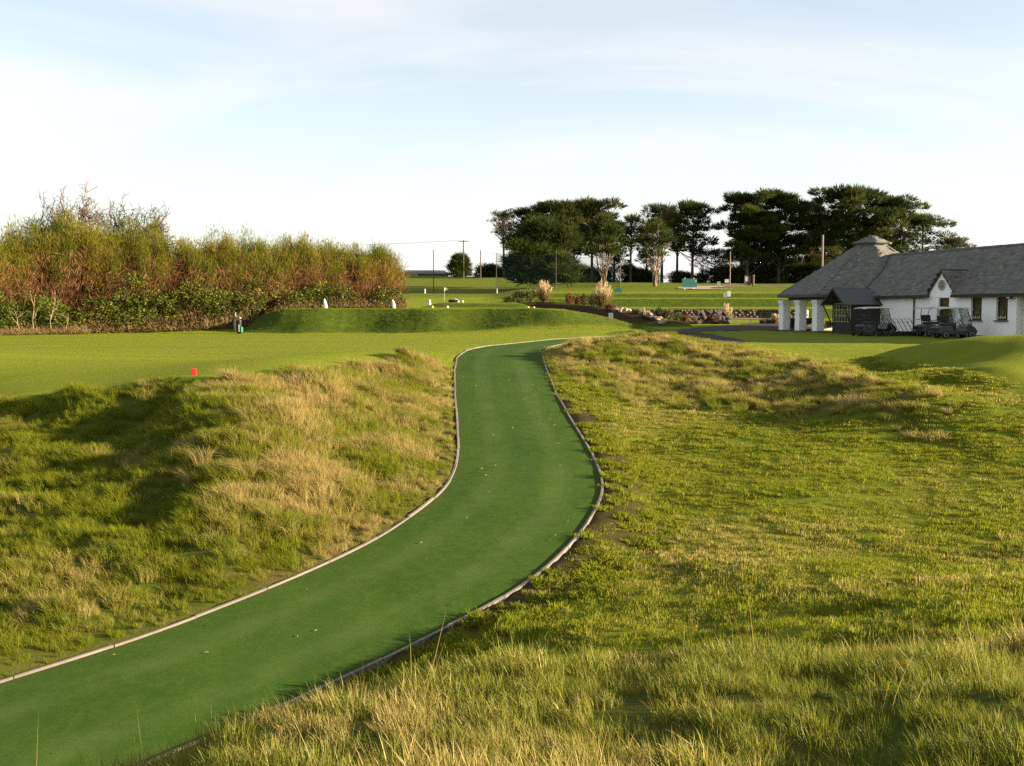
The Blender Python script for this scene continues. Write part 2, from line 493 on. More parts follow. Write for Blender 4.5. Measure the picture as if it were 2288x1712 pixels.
# drop points that crowd one another or fall inside the path
keep = []
for i, p in enumerate(CPa):
    if all(np.hypot(p[0] - CPa[q][0], p[1] - CPa[q][1]) > .45 for q in keep): keep.append(i)
CPa = CPa[keep]
def tps_u(d2): return np.where(d2 > 1e-9, d2 * np.log(d2 + 1e-12) * .5, 0)
def tps_fit(P, lam=0.12):
    n = len(P)
    A = np.zeros((n + 3, n + 3))
    d2 = (P[:, None, 0] - P[None, :, 0]) ** 2 + (P[:, None, 1] - P[None, :, 1]) ** 2
    A[:n, :n] = tps_u(d2) + lam * np.eye(n)
    A[:n, n] = 1; A[:n, n + 1:] = P[:, :2]
    A[n:, :n] = A[:n, n:].T
    return np.linalg.solve(A, np.r_[P[:, 2], 0, 0, 0])
TP = tps_fit(CPa)
def near_land(X, Y):
    sh = X.shape
    x, y = X.ravel(), Y.ravel()
    out = np.zeros(len(x))
    n = len(CPa)
    for c in range(0, len(x), 20000):
        a, b = x[c:c + 20000], y[c:c + 20000]
        d2 = (a[:, None] - CPa[None, :, 0]) ** 2 + (b[:, None] - CPa[None, :, 1]) ** 2
        out[c:c + 20000] = tps_u(d2) @ TP[:n] + TP[n] + TP[n + 1] * a + TP[n + 2] * b
    return out.reshape(sh)

# where each kind of sward grows (0..1 masks in plan)
def inside(poly, X, Y):
    r = np.zeros(X.shape, bool)
    n = len(poly)
    for i in range(n):
        x0, y0 = poly[i]; x1, y1 = poly[(i + 1) % n]
        c = ((y0 > Y) != (y1 > Y)) & (X < (x1 - x0) * (Y - y0) / ((y1 - y0) or 1e-9) + x0)
        r ^= c
    return r
def crest_y(X):
    pts = [at(*p) for p in crest]
    xs = np.array([p[0] for p in pts]); ys = np.array([p[1] for p in pts])
    o = np.argsort(xs)
    return np.interp(X, xs[o], ys[o])
def masks(X, Y):
    d, h = path_dist(X, Y)
    edge = d - h                                    # metres outside the kerb
    wob = (fbm(X / 1.3, Y / 1.3, 31, 3) - .5)
    left = X < np.interp(Y, CEN[::-1, 1], CEN[::-1, 0])
    bank = left & (Y < crest_y(X) + .25 + wob * 1.6) & (Y > 6) & (Y < 37)
    nose = sm((X + 7.3 - np.clip(22.9 - Y, 0, 12) * .30 + wob * 2) / 1.6)            # the drier right-hand part of the bank
    right = (~left) & (Y < 60)
    # hump region
    hy = np.interp(X, [1.5, 3, 6, 9, 11, 12.5], [32, 29, 26, 23.5, 22.5, 22])
    hy2 = np.interp(X, [1.5, 3, 5.5, 7, 9, 11, 12.2], [40, 44, 47, 44, 38, 31, 26])
    hump = right * sm((Y - hy - wob * 5) / 2.5) * (1 - sm((Y - hy2 - wob * 2) / 1.0)) * (1 - sm((X - 9.3 + (Y - 26) * .05) / 1.3))
    fore = right * (1 - sm((Y - np.interp(X, [-2, 1, 4, 8], [7.4, 7.6, 7.9, 7.9]) - wob * 2) / .8))
    lawn = sm((Y - 23.4 - wob * .6) / 1.2) * sm((X - (11.2 + (32 - Y) * .12)) / 1.0)
    hump = hump * (1 - lawn)
    mid = right * (1 - hump) * (1 - fore) * (1 - sm((Y - 44) / 3)) * (1 - lawn)
    verge = right * (1 - sm((edge - .75 - wob * .8) / .5)) * (Y > 11.5) * (1 - sm((Y - 28) / 4)) * (edge < 2.0)
    return dict(edge=edge, bank=bank.astype(float), nose=nose, hump=hump, fore=fore, mid=mid, verge=verge, wob=wob, left=left)

def land(X, Y, detail=True):
    X, Y = np.broadcast_arrays(np.asarray(X, float), np.asarray(Y, float))
    X, Y = np.atleast_1d(X).copy(), np.atleast_1d(Y).copy()
    z = far_land(X, Y)
    nearm = (Y < 62) & (Y > -14) & (np.abs(X) < 60)
    if nearm.any():
        w = (1 - sm((Y[nearm] - 48) / 12)) * (1 - sm((np.abs(X[nearm]) - 40) / 16)) * sm((Y[nearm] + 14) / 6)
        z[nearm] = z[nearm] * (1 - w) + near_land(X[nearm], Y[nearm]) * w
    if detail:
        m = masks(X, Y)
        t1 = fbm(X / 1.15, Y / .95, 3, 2) - .5
        t3 = fbm(X / .62, Y / .75, 14, 2) - .5
        t2 = fbm(X / .5, Y / .45, 7, 2) - .5
        off = sm(m['edge'] / 1.2)
        z = z + off * (m['bank'] * (t1 * .55 + t2 * .16) + m['hump'] * (t1 * .22 + t3 * .34 + t2 * .08) + m['fore'] * (t1 * .26 + t3 * .10) + np.clip((Y > 24) * (X > 11), 0, 1) * (t1 * .05 + t2 * .03) + m['mid'] * (t1 * .10 * (1 + 1.2 * (Y < 15)) + t2 * .03))
        ruf = np.clip((Y - 62) / 5, 0, 1)
        z = z + ruf * (fbm(X / 2.3, Y / 1.6, 12, 3) - .5) * .06
        e = m['edge']
        pz = path_z(Y)
        wk = np.clip(1 - (e - .12) / 1.0, 0, 1) * (Y < 66)
        wk = sm(wk)
        z = z * (1 - wk) + (pz + .015) * wk
        z = np.where((e < .02) & (Y < 72), np.minimum(z, pz - .09), z)
    return z
def G(px, Y, dz=0.0):
    X = (px - IMG_W / 2) / FPX * Y / (math.cos(PITCH) + 0 * Y)
    # exact horizontal position for a point near the horizon line
    X = at(px, 693, Y)[0]
    return Vector((X, Y, float(land(np.array([X]), np.array([float(Y)]))[0]) + dz))

# ------------------------------------------------------------------ ground sheet
def lines(parts):
    out = []
    for a, b, s in parts: out.append(np.arange(a, b, s))
    return np.unique(np.concatenate(out).round(4))
gx = lines([(-3000, -400, 260), (-400, -130, 18), (-130, -60, 3.5), (-60, -16, .65), (-16, 17, .2), (17, 62, .6), (62, 130, 3.5), (130, 400, 18), (400, 3001, 260)])
gy = lines([(-600, -60, 60), (-60, -8, 4), (-8, 2, .5), (2, 34, .19), (34, 64, .32), (64, 125, .42), (125, 170, 1.0), (170, 300, 3.0), (300, 500, 14), (500, 4001, 250)])
GX, GY = np.meshgrid(gx, gy)
GZ = land(GX, GY)
nx, ny = len(gx), len(gy)
ii = (np.arange(ny - 1)[:, None] * nx + np.arange(nx - 1)[None, :]).ravel()
gme = mesh_np('ground', np.c_[GX.ravel(), GY.ravel(), GZ.ravel()], [np.c_[ii, ii + 1, ii + nx + 1, ii + nx]], True)
mk = masks(GX, GY)
dryg = np.clip(mk['bank'] * (.35 + .25 * mk['nose']) + mk['hump'] * .62 + mk['fore'] * .42 + mk['mid'] * .12, 0, 1)
farstraw = np.exp(-((GY - (168 - (GX + 20) * .25)) / 6) ** 2) * (GX < 4) * (GX > -60) * .9
dryg = np.maximum(dryg, farstraw)
mown = np.where(GY > 2, 1 - np.clip(mk['bank'] + mk['hump'] + mk['fore'] + mk['mid'] * .30 + mk['verge'], 0, 1), 0)
mown = mown * (1 - .55 * sm((GY - 122) / 14))  # far hill darker: rough pasture, with tree shade put into the colour
gr_y, gr_x = np.gradient(GZ, gy, gx)
steep = sm((np.hypot(gr_x, gr_y) - .16) / .16) * (GY > 62)
mown = mown * (1 - steep)
soil = np.clip(mk['verge'] * .75 + np.exp(-(mk['edge'] / .12) ** 2) * .6 * (GY < 45), 0, 1)
# planted ridge and rock beds carry bare soil
bed = sm((far_land(GX, GY) - far_land(GX * 0 + 200, GY) - .05) / .3) * ((GX > -2.8) & (GX < 15) & (GY > 83) & (GY < 102) & (GY > 92 - (GX - 2) * 1.2))
soil = np.maximum(soil, bed * (GX > -1))
fattr(gme, 'dry', dryg.ravel())
fattr(gme, 'mown', mown.ravel())
fattr(gme, 'soil', soil.ravel())
fattr(gme, 'rank', (steep * (1 - bed)).ravel())

m, t = new_mat('ground_sward')
k = NT(t)
p = k.pos()
n_big = k.noise(0.22, 4, .6, p)
n_mid = k.noise(2.2, 6, .65, p)
n_fine = k.noise(30, 6, .85, p)
st = k.n('ShaderNodeMapping', {'Vector': p, 'Rotation': (0, 0, R(-8)), 'Scale': (.06, .55, .3)}).outputs[0]
n_mow = k.noise(1.0, 3, .5, st)
mown_c = k.mix(k.mr(n_mow, .40, .60), (.112, .152, .010), (.160, .188, .014))
mown_c = k.mix(k.mr(n_mid, .3, .7, 0, .5), mown_c, (.098, .134, .010))
mown_c = k.mix(k.mr(n_big, .3, .7, 0, .35), mown_c, (.10, .125, .012))
mown_c = k.mix(k.mr(n_fine, .35, .72, 0, .55), mown_c, (.185, .182, .020))
rough_g = k.mix(k.mr(n_mid, .3, .7), (.045, .070, .007), (.080, .098, .010))
straw = k.mix(k.mr(n_fine, .3, .7), (.13, .098, .032), (.075, .058, .018))
dry = k.attr('dry').outputs['Fac']
dn = k.math('ADD', dry, k.mr(n_mid, .25, .75, -.35, .35), True)
rough_c = k.mix(k.mr(dn, .25, .85), rough_g, straw)
rough_c = k.mix(k.mr(n_fine, .45, .65, 0, .75), rough_c, (.030, .042, .008))
mown_c = k.mix(k.mr(n_fine, .55, .40, 0, .45), mown_c, (.070, .098, .008))
c = k.mix(k.attr('mown').outputs['Fac'], rough_c, mown_c)
c = k.mix(k.attr('rank').outputs['Fac'], c, k.mix(k.mr(n_mid, .3, .7), (.030, .050, .006), (.060, .085, .010)))
soil_c = k.mix(k.mr(n_fine, .3, .7), (.055, .034, .018), (.028, .018, .010))
sf = k.math('MULTIPLY', k.attr('soil').outputs['Fac'], k.mr(n_mid, .25, .5, .55, 1.0), True)
c = k.mix(sf, c, soil_c)

bs = k.n('ShaderNodeBsdfPrincipled', {'Base Color': c, 'Roughness': .95, 'Specular IOR Level': .03})
bh = k.math('ADD', k.noise(55, 4, .7, p), k.math('MULTIPLY', n_mid, 1.5))
bp = k.n('ShaderNodeBump', {'Strength': .8, 'Distance': .035, 'Height': bh})
t.links.new(bp.outputs[0], bs.inputs['Normal'])
k.out(bs.outputs[0])
ground = link('ground', gme, m)
tag(ground, kind='structure')

# ------------------------------------------------------------------ green matting path, its edging, the tarmac drive
ncs = 24
V, F = [], []
for (i, j) in pairs:
    a, b = EL[i], ER[j]
    for s in range(ncs + 1):
        q = a + (b - a) * s / ncs
        crown = .02 * (1 - (2 * s / ncs - 1) ** 2)
        V.append((q[0], q[1], float(path_z(q[1])) + crown))
npair = len(pairs)
for r_ in range(npair - 1):
    for s in range(ncs):
        a = r_ * (ncs + 1) + s
        F.append((a, a + 1, a + ncs + 2, a + ncs + 1))
m, t = new_mat('green_matting')
k = NT(t)
p = k.pos()
c = k.mix(k.mr(k.noise(.5, 5, .6, p), .3, .7), (.030, .068, .009), (.050, .094, .014))
c = k.mix(k.mr(k.noise(160, 3, .8, p), .3, .7, 0, .6), c, (.014, .038, .005))
c = k.mix(k.mr(k.noise(5, 6, .75, p), .42, .75, 0, .55), c, (.072, .104, .020))
wear = k.noise(.9, 3, .5, k.n('ShaderNodeMapping', {'Vector': p, 'Rotation': (0, 0, R(15)), 'Scale': (2.4, .18, 1)}).outputs[0])
c = k.mix(k.mr(wear, .5, .75, 0, .4), c, (.022, .052, .014))
c = k.mix(k.mr(k.noise(22, 6, .8, p), .48, .70, 0, .7), c, (.018, .046, .007))
ac = k.attr('across').outputs['Fac']
tr1 = k.math('ABSOLUTE', k.math('SUBTRACT', k.math('ABSOLUTE', k.math('SUBTRACT', ac, .5)), .22))
trk_ = k.math('MULTIPLY', k.mr(tr1, .03, .11, 1, 0), k.mr(k.noise(1.3, 4, .6, p),   .3, .7, .05, .5))
c = k.mix(trk_, c, (.070, .105, .030))
edg = k.math('MULTIPLY', k.mr(k.math('ABSOLUTE', k.math('SUBTRACT', ac, .5)), .42, .5, 0, 1), k.mr(k.noise(4, 5, .7, p), .35, .65, 0, .8))
c = k.mix(edg, c, (.050, .060, .016))
vz = k.n('ShaderNodeTexVoronoi', {'Vector': p, 'Scale': 9.0}).outputs['Distance']
c = k.mix(k.mr(vz, .0, .045, .35, 0), c, (.11, .11, .03))
bs = k.n('ShaderNodeBsdfPrincipled', {'Base Color': c, 'Roughness': .95, 'Specular IOR Level': .03})
bp = k.n('ShaderNodeBump', {'Strength': .7, 'Distance': .012, 'Height': k.noise(140, 3, .8, p)})
t.links.new(bp.outputs[0], bs.inputs['Normal'])
k.out(bs.outputs[0])
me = mesh_np('path', np.array(V), [np.array(F)], True)
fattr(me, 'across', np.tile(np.linspace(0, 1, ncs + 1), npair))
path = link('path', me, m)
tag(path, kind='structure')

kerb_m = surface('kerb_timber', (.160, .142, .118), (.100, .088, .072), 1.8, .85, .5, 60, coord='pos')
rng = random.Random(4)
for side, E_, sg in (('left', EL, -1), ('right', ER, 1)):
    root = bpy.data.objects.new('kerb', None)
    C.objects.link(root)
    tag(root, kind='structure')
    s = np.r_[0, np.cumsum(np.hypot(*np.diff(E_, axis=0).T))]
    total = s[-1]
    u = 0.0
    while u < total - .3:
        ln = 1.15 + rng.uniform(-.12, .12)
        us = np.linspace(u + .006, min(u + ln - .006, total), 5)
        X = np.interp(us, s, E_[:, 0]); Y = np.interp(us, s, E_[:, 1])
        if Y.min() > 64:
            u += ln
            continue
        tx, ty = np.gradient(X), np.gradient(Y)
        l_ = np.hypot(tx, ty); tx, ty = tx / l_, ty / l_
        nxv, nyv = (ty, -tx)
        # point the normal away from the path
        mid = CEN[np.argmin(np.hypot(CEN[:, 0] - X[2], CEN[:, 1] - Y[2]))]
        if (X[2] - mid[0]) * nxv[2] + (Y[2] - mid[1]) * nyv[2] < 0: nxv, nyv = -nxv, -nyv
        zt = path_z(Y) + .024 + rng.uniform(-.007, .006)
        sh_ = rng.uniform(-.006, .006); X = X + nxv * sh_; Y = Y + nyv * sh_
        tl = rng.uniform(-.006, .006)
        vs = []
        for q in range(5):
            for o_, h_ in ((-.005, -.16), (-.005, 0), (.004, .005), (.038, .005 + tl), (.044, 0), (.044, -.16)):
                vs.append((X[q] + nxv[q] * o_, Y[q] + nyv[q] * o_, zt[q] + h_))
        fs = []
        for q in range(4):
            for w_ in range(5): fs.append((q * 6 + w_, q * 6 + w_ + 1, q * 6 + w_ + 7, q * 6 + w_ + 6))
        fs += [(0, 1, 2, 3, 4, 5), (29, 28, 27, 26, 25, 24)]
        b = MB().add(vs, fs)
        b.build('kerb_stone', kerb_m, root)
        u += ln

m, t = new_mat('tarmac')
k = NT(t)
p = k.pos()
c = k.mix(k.mr(k.noise(90, 4, .8, p), .3, .7), (.034, .027, .023), (.052, .042, .035))
c = k.mix(k.mr(k.noise(.8, 4, .6, p), .3, .7, 0, .5), c, (.048, .036, .028))
bs = k.n('ShaderNodeBsdfPrincipled', {'Base Color': c, 'Roughness': .95, 'Specular IOR Level': .08})
bp = k.n('ShaderNodeBump', {'Strength': .6, 'Distance': .01, 'Height': k.noise(80, 3, .8, p)})
t.links.new(bp.outputs[0], bs.inputs['Normal'])
k.out(bs.outputs[0])
def gpx(px, py, z=0.0):
    r = ray(px, py)
    tt = (z - EYE) / r[2]
    return (r[0] * tt, r[1] * tt)
def sheet(name, poly, mat, dz=.03, step=.8):
    P = np.array(poly)
    xs = np.arange(P[:, 0].min() - step, P[:, 0].max() + step, step)
    ys = np.arange(P[:, 1].min() - step, P[:, 1].max() + step, step)
    import bmesh
    bm = bmesh.new()
    vs = [bm.verts.new((x, y, 0)) for x, y in poly]
    bm.faces.new(vs)
    for ax, vals in ((0, xs), (1, ys)):
        for v in vals:
            co = (v, 0, 0) if ax == 0 else (0, v, 0)
            no = (1, 0, 0) if ax == 0 else (0, 1, 0)
            bmesh.ops.bisect_plane(bm, geom=bm.verts[:] + bm.edges[:] + bm.faces[:], plane_co=co, plane_no=no)
    co = np.array([v.co[:] for v in bm.verts])
    z = land(co[:, 0], co[:, 1]) + dz
    for v, q in zip(bm.verts, z): v.co.z = q
    bm.normal_update()
    me = bpy.data.meshes.new(name)
    bm.to_mesh(me)
    bm.free()
    o = link(name, me, mat)
    return tag(o, kind='structure')
drive = [gpx(1480, 747.5), gpx(1500, 741.5), gpx(1545, 739.3), gpx(1620, 737.2), gpx(1700, 735.5), gpx(1790, 734.5), gpx(1850, 736), gpx(1850, 741.5), gpx(1700, 741.2),
         gpx(1600, 742), gpx(1555, 743.4), gpx(1580, 748), gpx(1640, 756), gpx(1668, 763), gpx(1662, 767), gpx(1635, 769.5), gpx(1590, 769), gpx(1540, 763), gpx(1500, 757), gpx(1470, 752.5)]
dr_ = []
for i in range(len(drive)):
    a, b = np.array(drive[i]), np.array(drive[(i + 1) % len(drive)])
    dr_ += [tuple(a * .75 + b * .25), tuple(a * .25 + b * .75)]
sheet('tarmac_drive', dr_, m, .03)

# ------------------------------------------------------------------ swards: tufts of real blades, scattered
def blades(rs, n, rad, h0, h1, w, lean=(.15, .6), curl=.5, wind=(0, 0), dry=.3, tipdrop=0.0):
    """n curved blades: 3-section strips; returns V, F, shade, hue"""
    a = rs.uniform(0, 2 * np.pi, n)
    r = rad * np.sqrt(rs.uniform(0, 1, n))
    bx, by = r * np.cos(a), r * np.sin(a)
    h = rs.uniform(h0, h1, n)
    az = a + rs.normal(0, .9, n)
    ln = rs.uniform(lean[0], lean[1], n)
    dx, dy = np.cos(az) * ln + wind[0], np.sin(az) * ln + wind[1]
    wd = w * rs.uniform(.6, 1.3, n)
    fa = rs.uniform(0, 2 * np.pi, n)
    sx, sy = np.cos(fa) * wd / 2, np.sin(fa) * wd / 2
    ts = [0, .38, .75, 1.0]
    V = np.zeros((n, 7, 3))
    for q, tq in enumerate(ts):
        hor = tq * (1 - curl) + curl * tq * tq
        cx_, cy_ = bx + dx * h * hor, by + dy * h * hor
        cz_ = h * (tq - tipdrop * tq ** 3) * (1 - .25 * np.minimum(ln, 1) * tq) - (.02 if q == 0 else 0)
        if q < 3:
            f = (1.0, .85, .5)[q]
            V[:, 2 * q] = np.c_[cx_ - sx * f, cy_ - sy * f, cz_]
            V[:, 2 * q + 1] = np.c_[cx_ + sx * f, cy_ + sy * f, cz_]
        else:
            V[:, 6] = np.c_[cx_, cy_, cz_]
    b = np.arange(n)[:, None] * 7
    quads = np.concatenate([b + np.array([[0, 1, 3, 2]]), b + np.array([[2, 3, 5, 4]])])
    tris = b + np.array([[4, 5, 6]])
    shade = np.clip(rs.normal(dry, .22, n), 0, 1)
    hue = rs.uniform(0, 1, n)
    return V.reshape(-1, 3), [quads, tris], np.repeat(shade, 7), np.repeat(hue, 7)
def proto(coll, name, mat, seed, **k):
    rs = np.random.default_rng(seed)
    V, F, s, hu = blades(rs, **k)
    me = mesh_np(name, V, F)
    fattr(me, 'shade', s)
    fattr(me, 'hue', hu)
    me.materials.append(mat)
    o = bpy.data.objects.new(name, me)
    coll.objects.link(o)
    return o
GRASS = grass_mat('grass_blades', ((.100, .142, .011), (.215, .218, .020)), ((.43, .34, .140), (.30, .22, .075)), .54)
GRASS_F = grass_mat('grass_blades_fore', ((.092, .126, .010), (.205, .205, .022)), ((.44, .34, .120), (.31, .23, .070)), .45, .012)

def collection(name, specs):
    c = bpy.data.collections.new(name)
    for i, (mat, seed, k) in enumerate(specs): proto(c, '%s_%02d' % (name, i), mat, seed, **k)
    return c
col_fore = collection('tuft_fore', [(GRASS_F, 10 + i, dict(n=130, rad=.13, h0=.04, h1=.12 + .02 * i, w=.0048, lean=(.1, .75), curl=.55, wind=(-.20, .05), dry=.46)) for i in range(4)])
col_short = collection('tuft_short', [(GRASS, 30 + i, dict(n=190, rad=.24, h0=.012, h1=.037, w=.0070, lean=(.1, .9), curl=.4, wind=(-.1, 0), dry=.36)) for i in range(4)])
col_rough = collection('tuft_rough', [(GRASS, 50 + i, dict(n=120, rad=.17, h0=.10, h1=.30, w=.0075, lean=(.15, .95), curl=.6, wind=(-.25, .0), dry=.45, tipdrop=.15)) for i in range(5)])
col_tuss = collection('tussock', [(GRASS, 70 + i, dict(n=190, rad=.13, h0=.22, h1=.52, w=.0075, lean=(.3, 1.15), curl=.75, wind=(-.30, .0), dry=.55, tipdrop=.35)) for i in range(5)])
col_stalk = collection('stalk', [(GRASS_F, 90 + i, dict(n=3, rad=.06, h0=.25, h1=.50, w=.0035, lean=(.05, .3), curl=.5, wind=(-.12, 0), dry=.9)) for i in range(4)])
col_weed = collection('weed', [(GRASS, 110 + i, dict(n=110, rad=.16, h0=.03, h1=.11, w=.024, lean=(.3, 1.3), curl=.8, dry=.06)) for i in range(3)])

def scatter_group(coll):
    ng = bpy.data.node_groups.new('scatter_' + coll.name, 'GeometryNodeTree')
    ng.interface.new_socket('Geometry', in_out='INPUT', socket_type='NodeSocketGeometry')
    ng.interface.new_socket('Geometry', in_out='OUTPUT', socket_type='NodeSocketGeometry')
    N, Lk = ng.nodes, ng.links
    gi, go = N.new('NodeGroupInput'), N.new('NodeGroupOutput')
    ci = N.new('GeometryNodeCollectionInfo')
    ci.inputs['Collection'].default_value = coll
    ci.inputs['Separate Children'].default_value = True
    ci.inputs['Reset Children'].default_value = True
    ip = N.new('GeometryNodeInstanceOnPoints')
    ip.inputs['Pick Instance'].default_value = True
    def na(name, ty):
        n = N.new('GeometryNodeInputNamedAttribute')
        n.data_type = ty
        n.inputs['Name'].default_value = name
        return n.outputs['Attribute']
    er = N.new('FunctionNodeEulerToRotation')
    Lk.new(na('rot', 'FLOAT_VECTOR'), er.inputs[0])
    Lk.new(gi.outputs[0], ip.inputs['Points'])
    Lk.new(ci.outputs[0], ip.inputs['Instance'])
    Lk.new(na('idx', 'INT'), ip.inputs['Instance Index'])
    Lk.new(er.outputs[0], ip.inputs['Rotation'])
    Lk.new(na('scl', 'FLOAT_VECTOR'), ip.inputs['Scale'])
    Lk.new(ip.outputs[0], go.inputs[0])
    return ng
def scatter(name, label, coll, X, Y, dry, scl, spin, rs, dz=-.01, tilt=.12):
    Z = land(X, Y) + dz
    n = len(X)
    me = bpy.data.meshes.new(name)
    me.vertices.add(n)
    me.vertices.foreach_set('co', np.c_[X, Y, Z].astype(np.float32).ravel())
    fattr(me, 'dry', dry)
    a = me.attributes.new('idx', 'INT', 'POINT')
    a.data.foreach_set('value', rs.integers(0, len(coll.objects), n).astype(np.int32))
    a = me.attributes.new('rot', 'FLOAT_VECTOR', 'POINT')
    a.data.foreach_set('vector', np.c_[rs.normal(0, tilt, n), rs.normal(0, tilt, n), spin].astype(np.float32).ravel())
    a = me.attributes.new('scl', 'FLOAT_VECTOR', 'POINT')
    sz = scl * rs.uniform(.8, 1.2, n)
    a.data.foreach_set('vector', np.c_[scl, scl, sz].astype(np.float32).ravel())
    o = link(name, me)
    md = o.modifiers.new('scatter', 'NODES')
    md.node_group = scatter_group(coll)
    tag(o, label, 'grass', None, 'stuff')
    return o
def throw(rs, x0, x1, y0, y1, per_m2):
    n = int((x1 - x0) * (y1 - y0) * per_m2)
    X, Y = rs.uniform(x0, x1, n), rs.uniform(y0, y1, n)
    v = np.abs(X) < .56 * Y + 2.5        # spread a little beyond the field of view on both sides
    return X[v], Y[v]
rs = np.random.default_rng(11)
def patch(X, Y, seed): return fbm(X / 1.7, Y / 1.4, seed, 3)

# foreground knoll
X, Y = throw(rs, -3.5, 8, 2.2, 10, 60)
m_ = masks(X, Y)
q = (m_['fore'] > rs.uniform(0, 1, len(X))) & (m_['edge'] > .12)
X, Y = X[q], Y[q]
pz = patch(X, Y, 41)
scatter('long_grass', 'long sunlit grass on the knoll at the bottom of the picture', col_fore, X, Y,
        np.clip(.37 + (pz - .5) * 1.7 + rs.normal(0, .1, len(X)), 0, 1), rs.uniform(.6, 1.15, len(X)) * (.35 + 1.2 * fbm(X / .42, Y / .42, 77, 2)), rs.normal(0, .8, len(X)), rs)
X, Y = throw(rs, -3.0, 8, 3.0, 9.5, .9)
q = (masks(X, Y)['fore'] > .5) & (path_dist(X, Y)[0] - 1.4 > .1)
X, Y = X[q], Y[q]
scatter('grass_stalks', 'thin dry seed stalks standing above the grass of the knoll', col_stalk, X, Y, np.full(len(X), .8), rs.uniform(.7, 1.25, len(X)), rs.normal(0, .8, len(X)), rs)
# short slope right of the path
X, Y = throw(rs, -1, 16, 8, 46, 36)
m_ = masks(X, Y)
q = (m_['mid'] * (1 - .72 * m_['verge']) > rs.uniform(0, 1, len(X))) & (m_['edge'] > .12)
X, Y = X[q], Y[q]
pz = patch(X / 1.5, Y / 1.5, 43)
scatter('short_grass', 'short sunlit turf on the slope right of the green path', col_short, X, Y,
        np.clip(.36 + (pz - .5) * .9 + rs.normal(0, .12, len(X)), 0, 1), rs.uniform(.7, 1.35, len(X)) * (.65 + .7 * fbm(X / .8, Y / .8, 78, 2)), rs.normal(0, .9, len(X)), rs)
X, Y = throw(rs, -1, 16, 8, 24, 5)
m_ = masks(X, Y)
q = (m_['mid'] > .5) & (m_['edge'] > .7) & (fbm(X / 1.5, Y / 1.2, 81, 2) > .52 + .014 * (Y - 10))
X, Y = X[q], Y[q]
scatter('rough_tufts', 'darker longer tufts scattered in the hollow beyond the knoll', col_rough, X, Y,
        np.clip(.25 + rs.normal(0, .14, len(X)), 0, 1), rs.uniform(.35, .7, len(X)) * np.clip((X + 1.5) / 4, .35, 1), rs.normal(0, .8, len(X)), rs)
# verge weeds along the right-hand edging
X, Y = throw(rs, -2, 4, 9, 31, 24)
m_ = masks(X, Y)
q = (~m_['left']) & (m_['edge'] > .15) & (m_['edge'] < 1.5) & (fbm(X / .5, Y / .5, 83, 2) > .47 - .25 * (Y < 14))
X, Y = X[q], Y[q]
scatter('verge_weeds', 'low leafy weeds along the right-hand edging of the path', col_weed, X, Y,
        np.clip(.2 + rs.normal(0, .12, len(X)), 0, 1), rs.uniform(.5, 1.15, len(X)), rs.uniform(0, 6.28, len(X)), rs)
# bank on the left
X, Y = throw(rs, -15, 0, 8, 37, 40)
m_ = masks(X, Y)
q = (m_['bank'] > .5) & (m_['edge'] > .10) & ((m_['edge'] > .4) | (rs.uniform(0, 1, len(X)) < .75))
X, Y, nose, ed = X[q], Y[q], m_['nose'][q], m_['edge'][q]
pz = patch(X * 1.9, Y * 1.9, 47)
scatter('bank_grass', 'tangled dry and green grass covering the bank left of the path', col_rough, X, Y,
        np.clip(.07 + .40 * nose + (pz - .5) * 1.7 + rs.normal(0, .1, len(X)), 0, 1), rs.uniform(.65, 1.15, len(X)) * np.clip(.35 + ed * .6, .35, 1) * (.75 + .25 * nose), rs.normal(0, .7, len(X)), rs)
X, Y = throw(rs, -12, 0, 10, 37, 6.5)
m_ = masks(X, Y)
q = (m_['bank'] > .5) & (m_['edge'] > .55) & (m_['nose'] > rs.uniform(0, .8, len(X))) & (fbm(X / 1.1, Y / 1.0, 85, 2) > .46)
X, Y, ed = X[q], Y[q], m_['edge'][q]
pz = patch(X * 1.7, Y * 1.7, 48)
scatter('bank_tussocks', 'straw coloured tussocks hanging over the sunlit side of the left bank', col_tuss, X, Y,
        np.clip(.5 + (pz - .5) * 1.6 + rs.normal(0, .1, len(X)), 0, 1), rs.uniform(.6, 1.1, len(X)), rs.normal(0, .6, len(X)), rs)
# tussocky hump
X, Y = throw(rs, 1, 15, 20, 48, 15)
m_ = masks(X, Y)
q = (m_['hump'] > rs.uniform(0, 1, len(X))) & (m_['edge'] > .2)
X, Y = X[q], Y[q]
pz = patch(X * 1.8, Y * 1.8, 49)
scatter('hump_grass', 'rough straw tinted grass on the hump between path and clubhouse', col_rough, X, Y,
        np.clip(.47 + (pz - .5) * 1.5 + rs.normal(0, .1, len(X)), 0, 1), rs.uniform(.6, 1.1, len(X)), rs.normal(0, .7, len(X)), rs)
X, Y = throw(rs, 1, 15, 20, 48, 8)
m_ = masks(X, Y)
q = (m_['hump'] > rs.uniform(0, 1, len(X))) & (m_['edge'] > .6) & (fbm(X / .6, Y / .6, 87, 2) > .50)
X, Y = X[q], Y[q]
scatter('hump_tussocks', 'pale wind-blown tussocks on the crest of the hump', col_tuss, X, Y,
        np.clip(.47 + (patch(X * 2, Y * 2, 61) - .5) * 1.2 + rs.normal(0, .1, len(X)), 0, 1), rs.uniform(.4, .85, len(X)), rs.normal(0, .6, len(X)), rs)
# raised tee face and the mound near the clubhouse: close short sward
X, Y = throw(rs, -21, 13, 66, 82, 10)
q = (far_land(X, Y) > .12) & (Y < 74.5)
X, Y = X[q], Y[q]
pz = patch(X / 2, Y / 2, 51)
scatter('tee_bank_grass', 'unmown grass on the steep front of the raised tee', col_rough, X, Y,
        np.clip(.0 + (pz - .5) * .4 + rs.normal(0, .05, len(X)), 0, 1), rs.uniform(.2, .38, len(X)), rs.normal(0, .8, len(X)), rs)
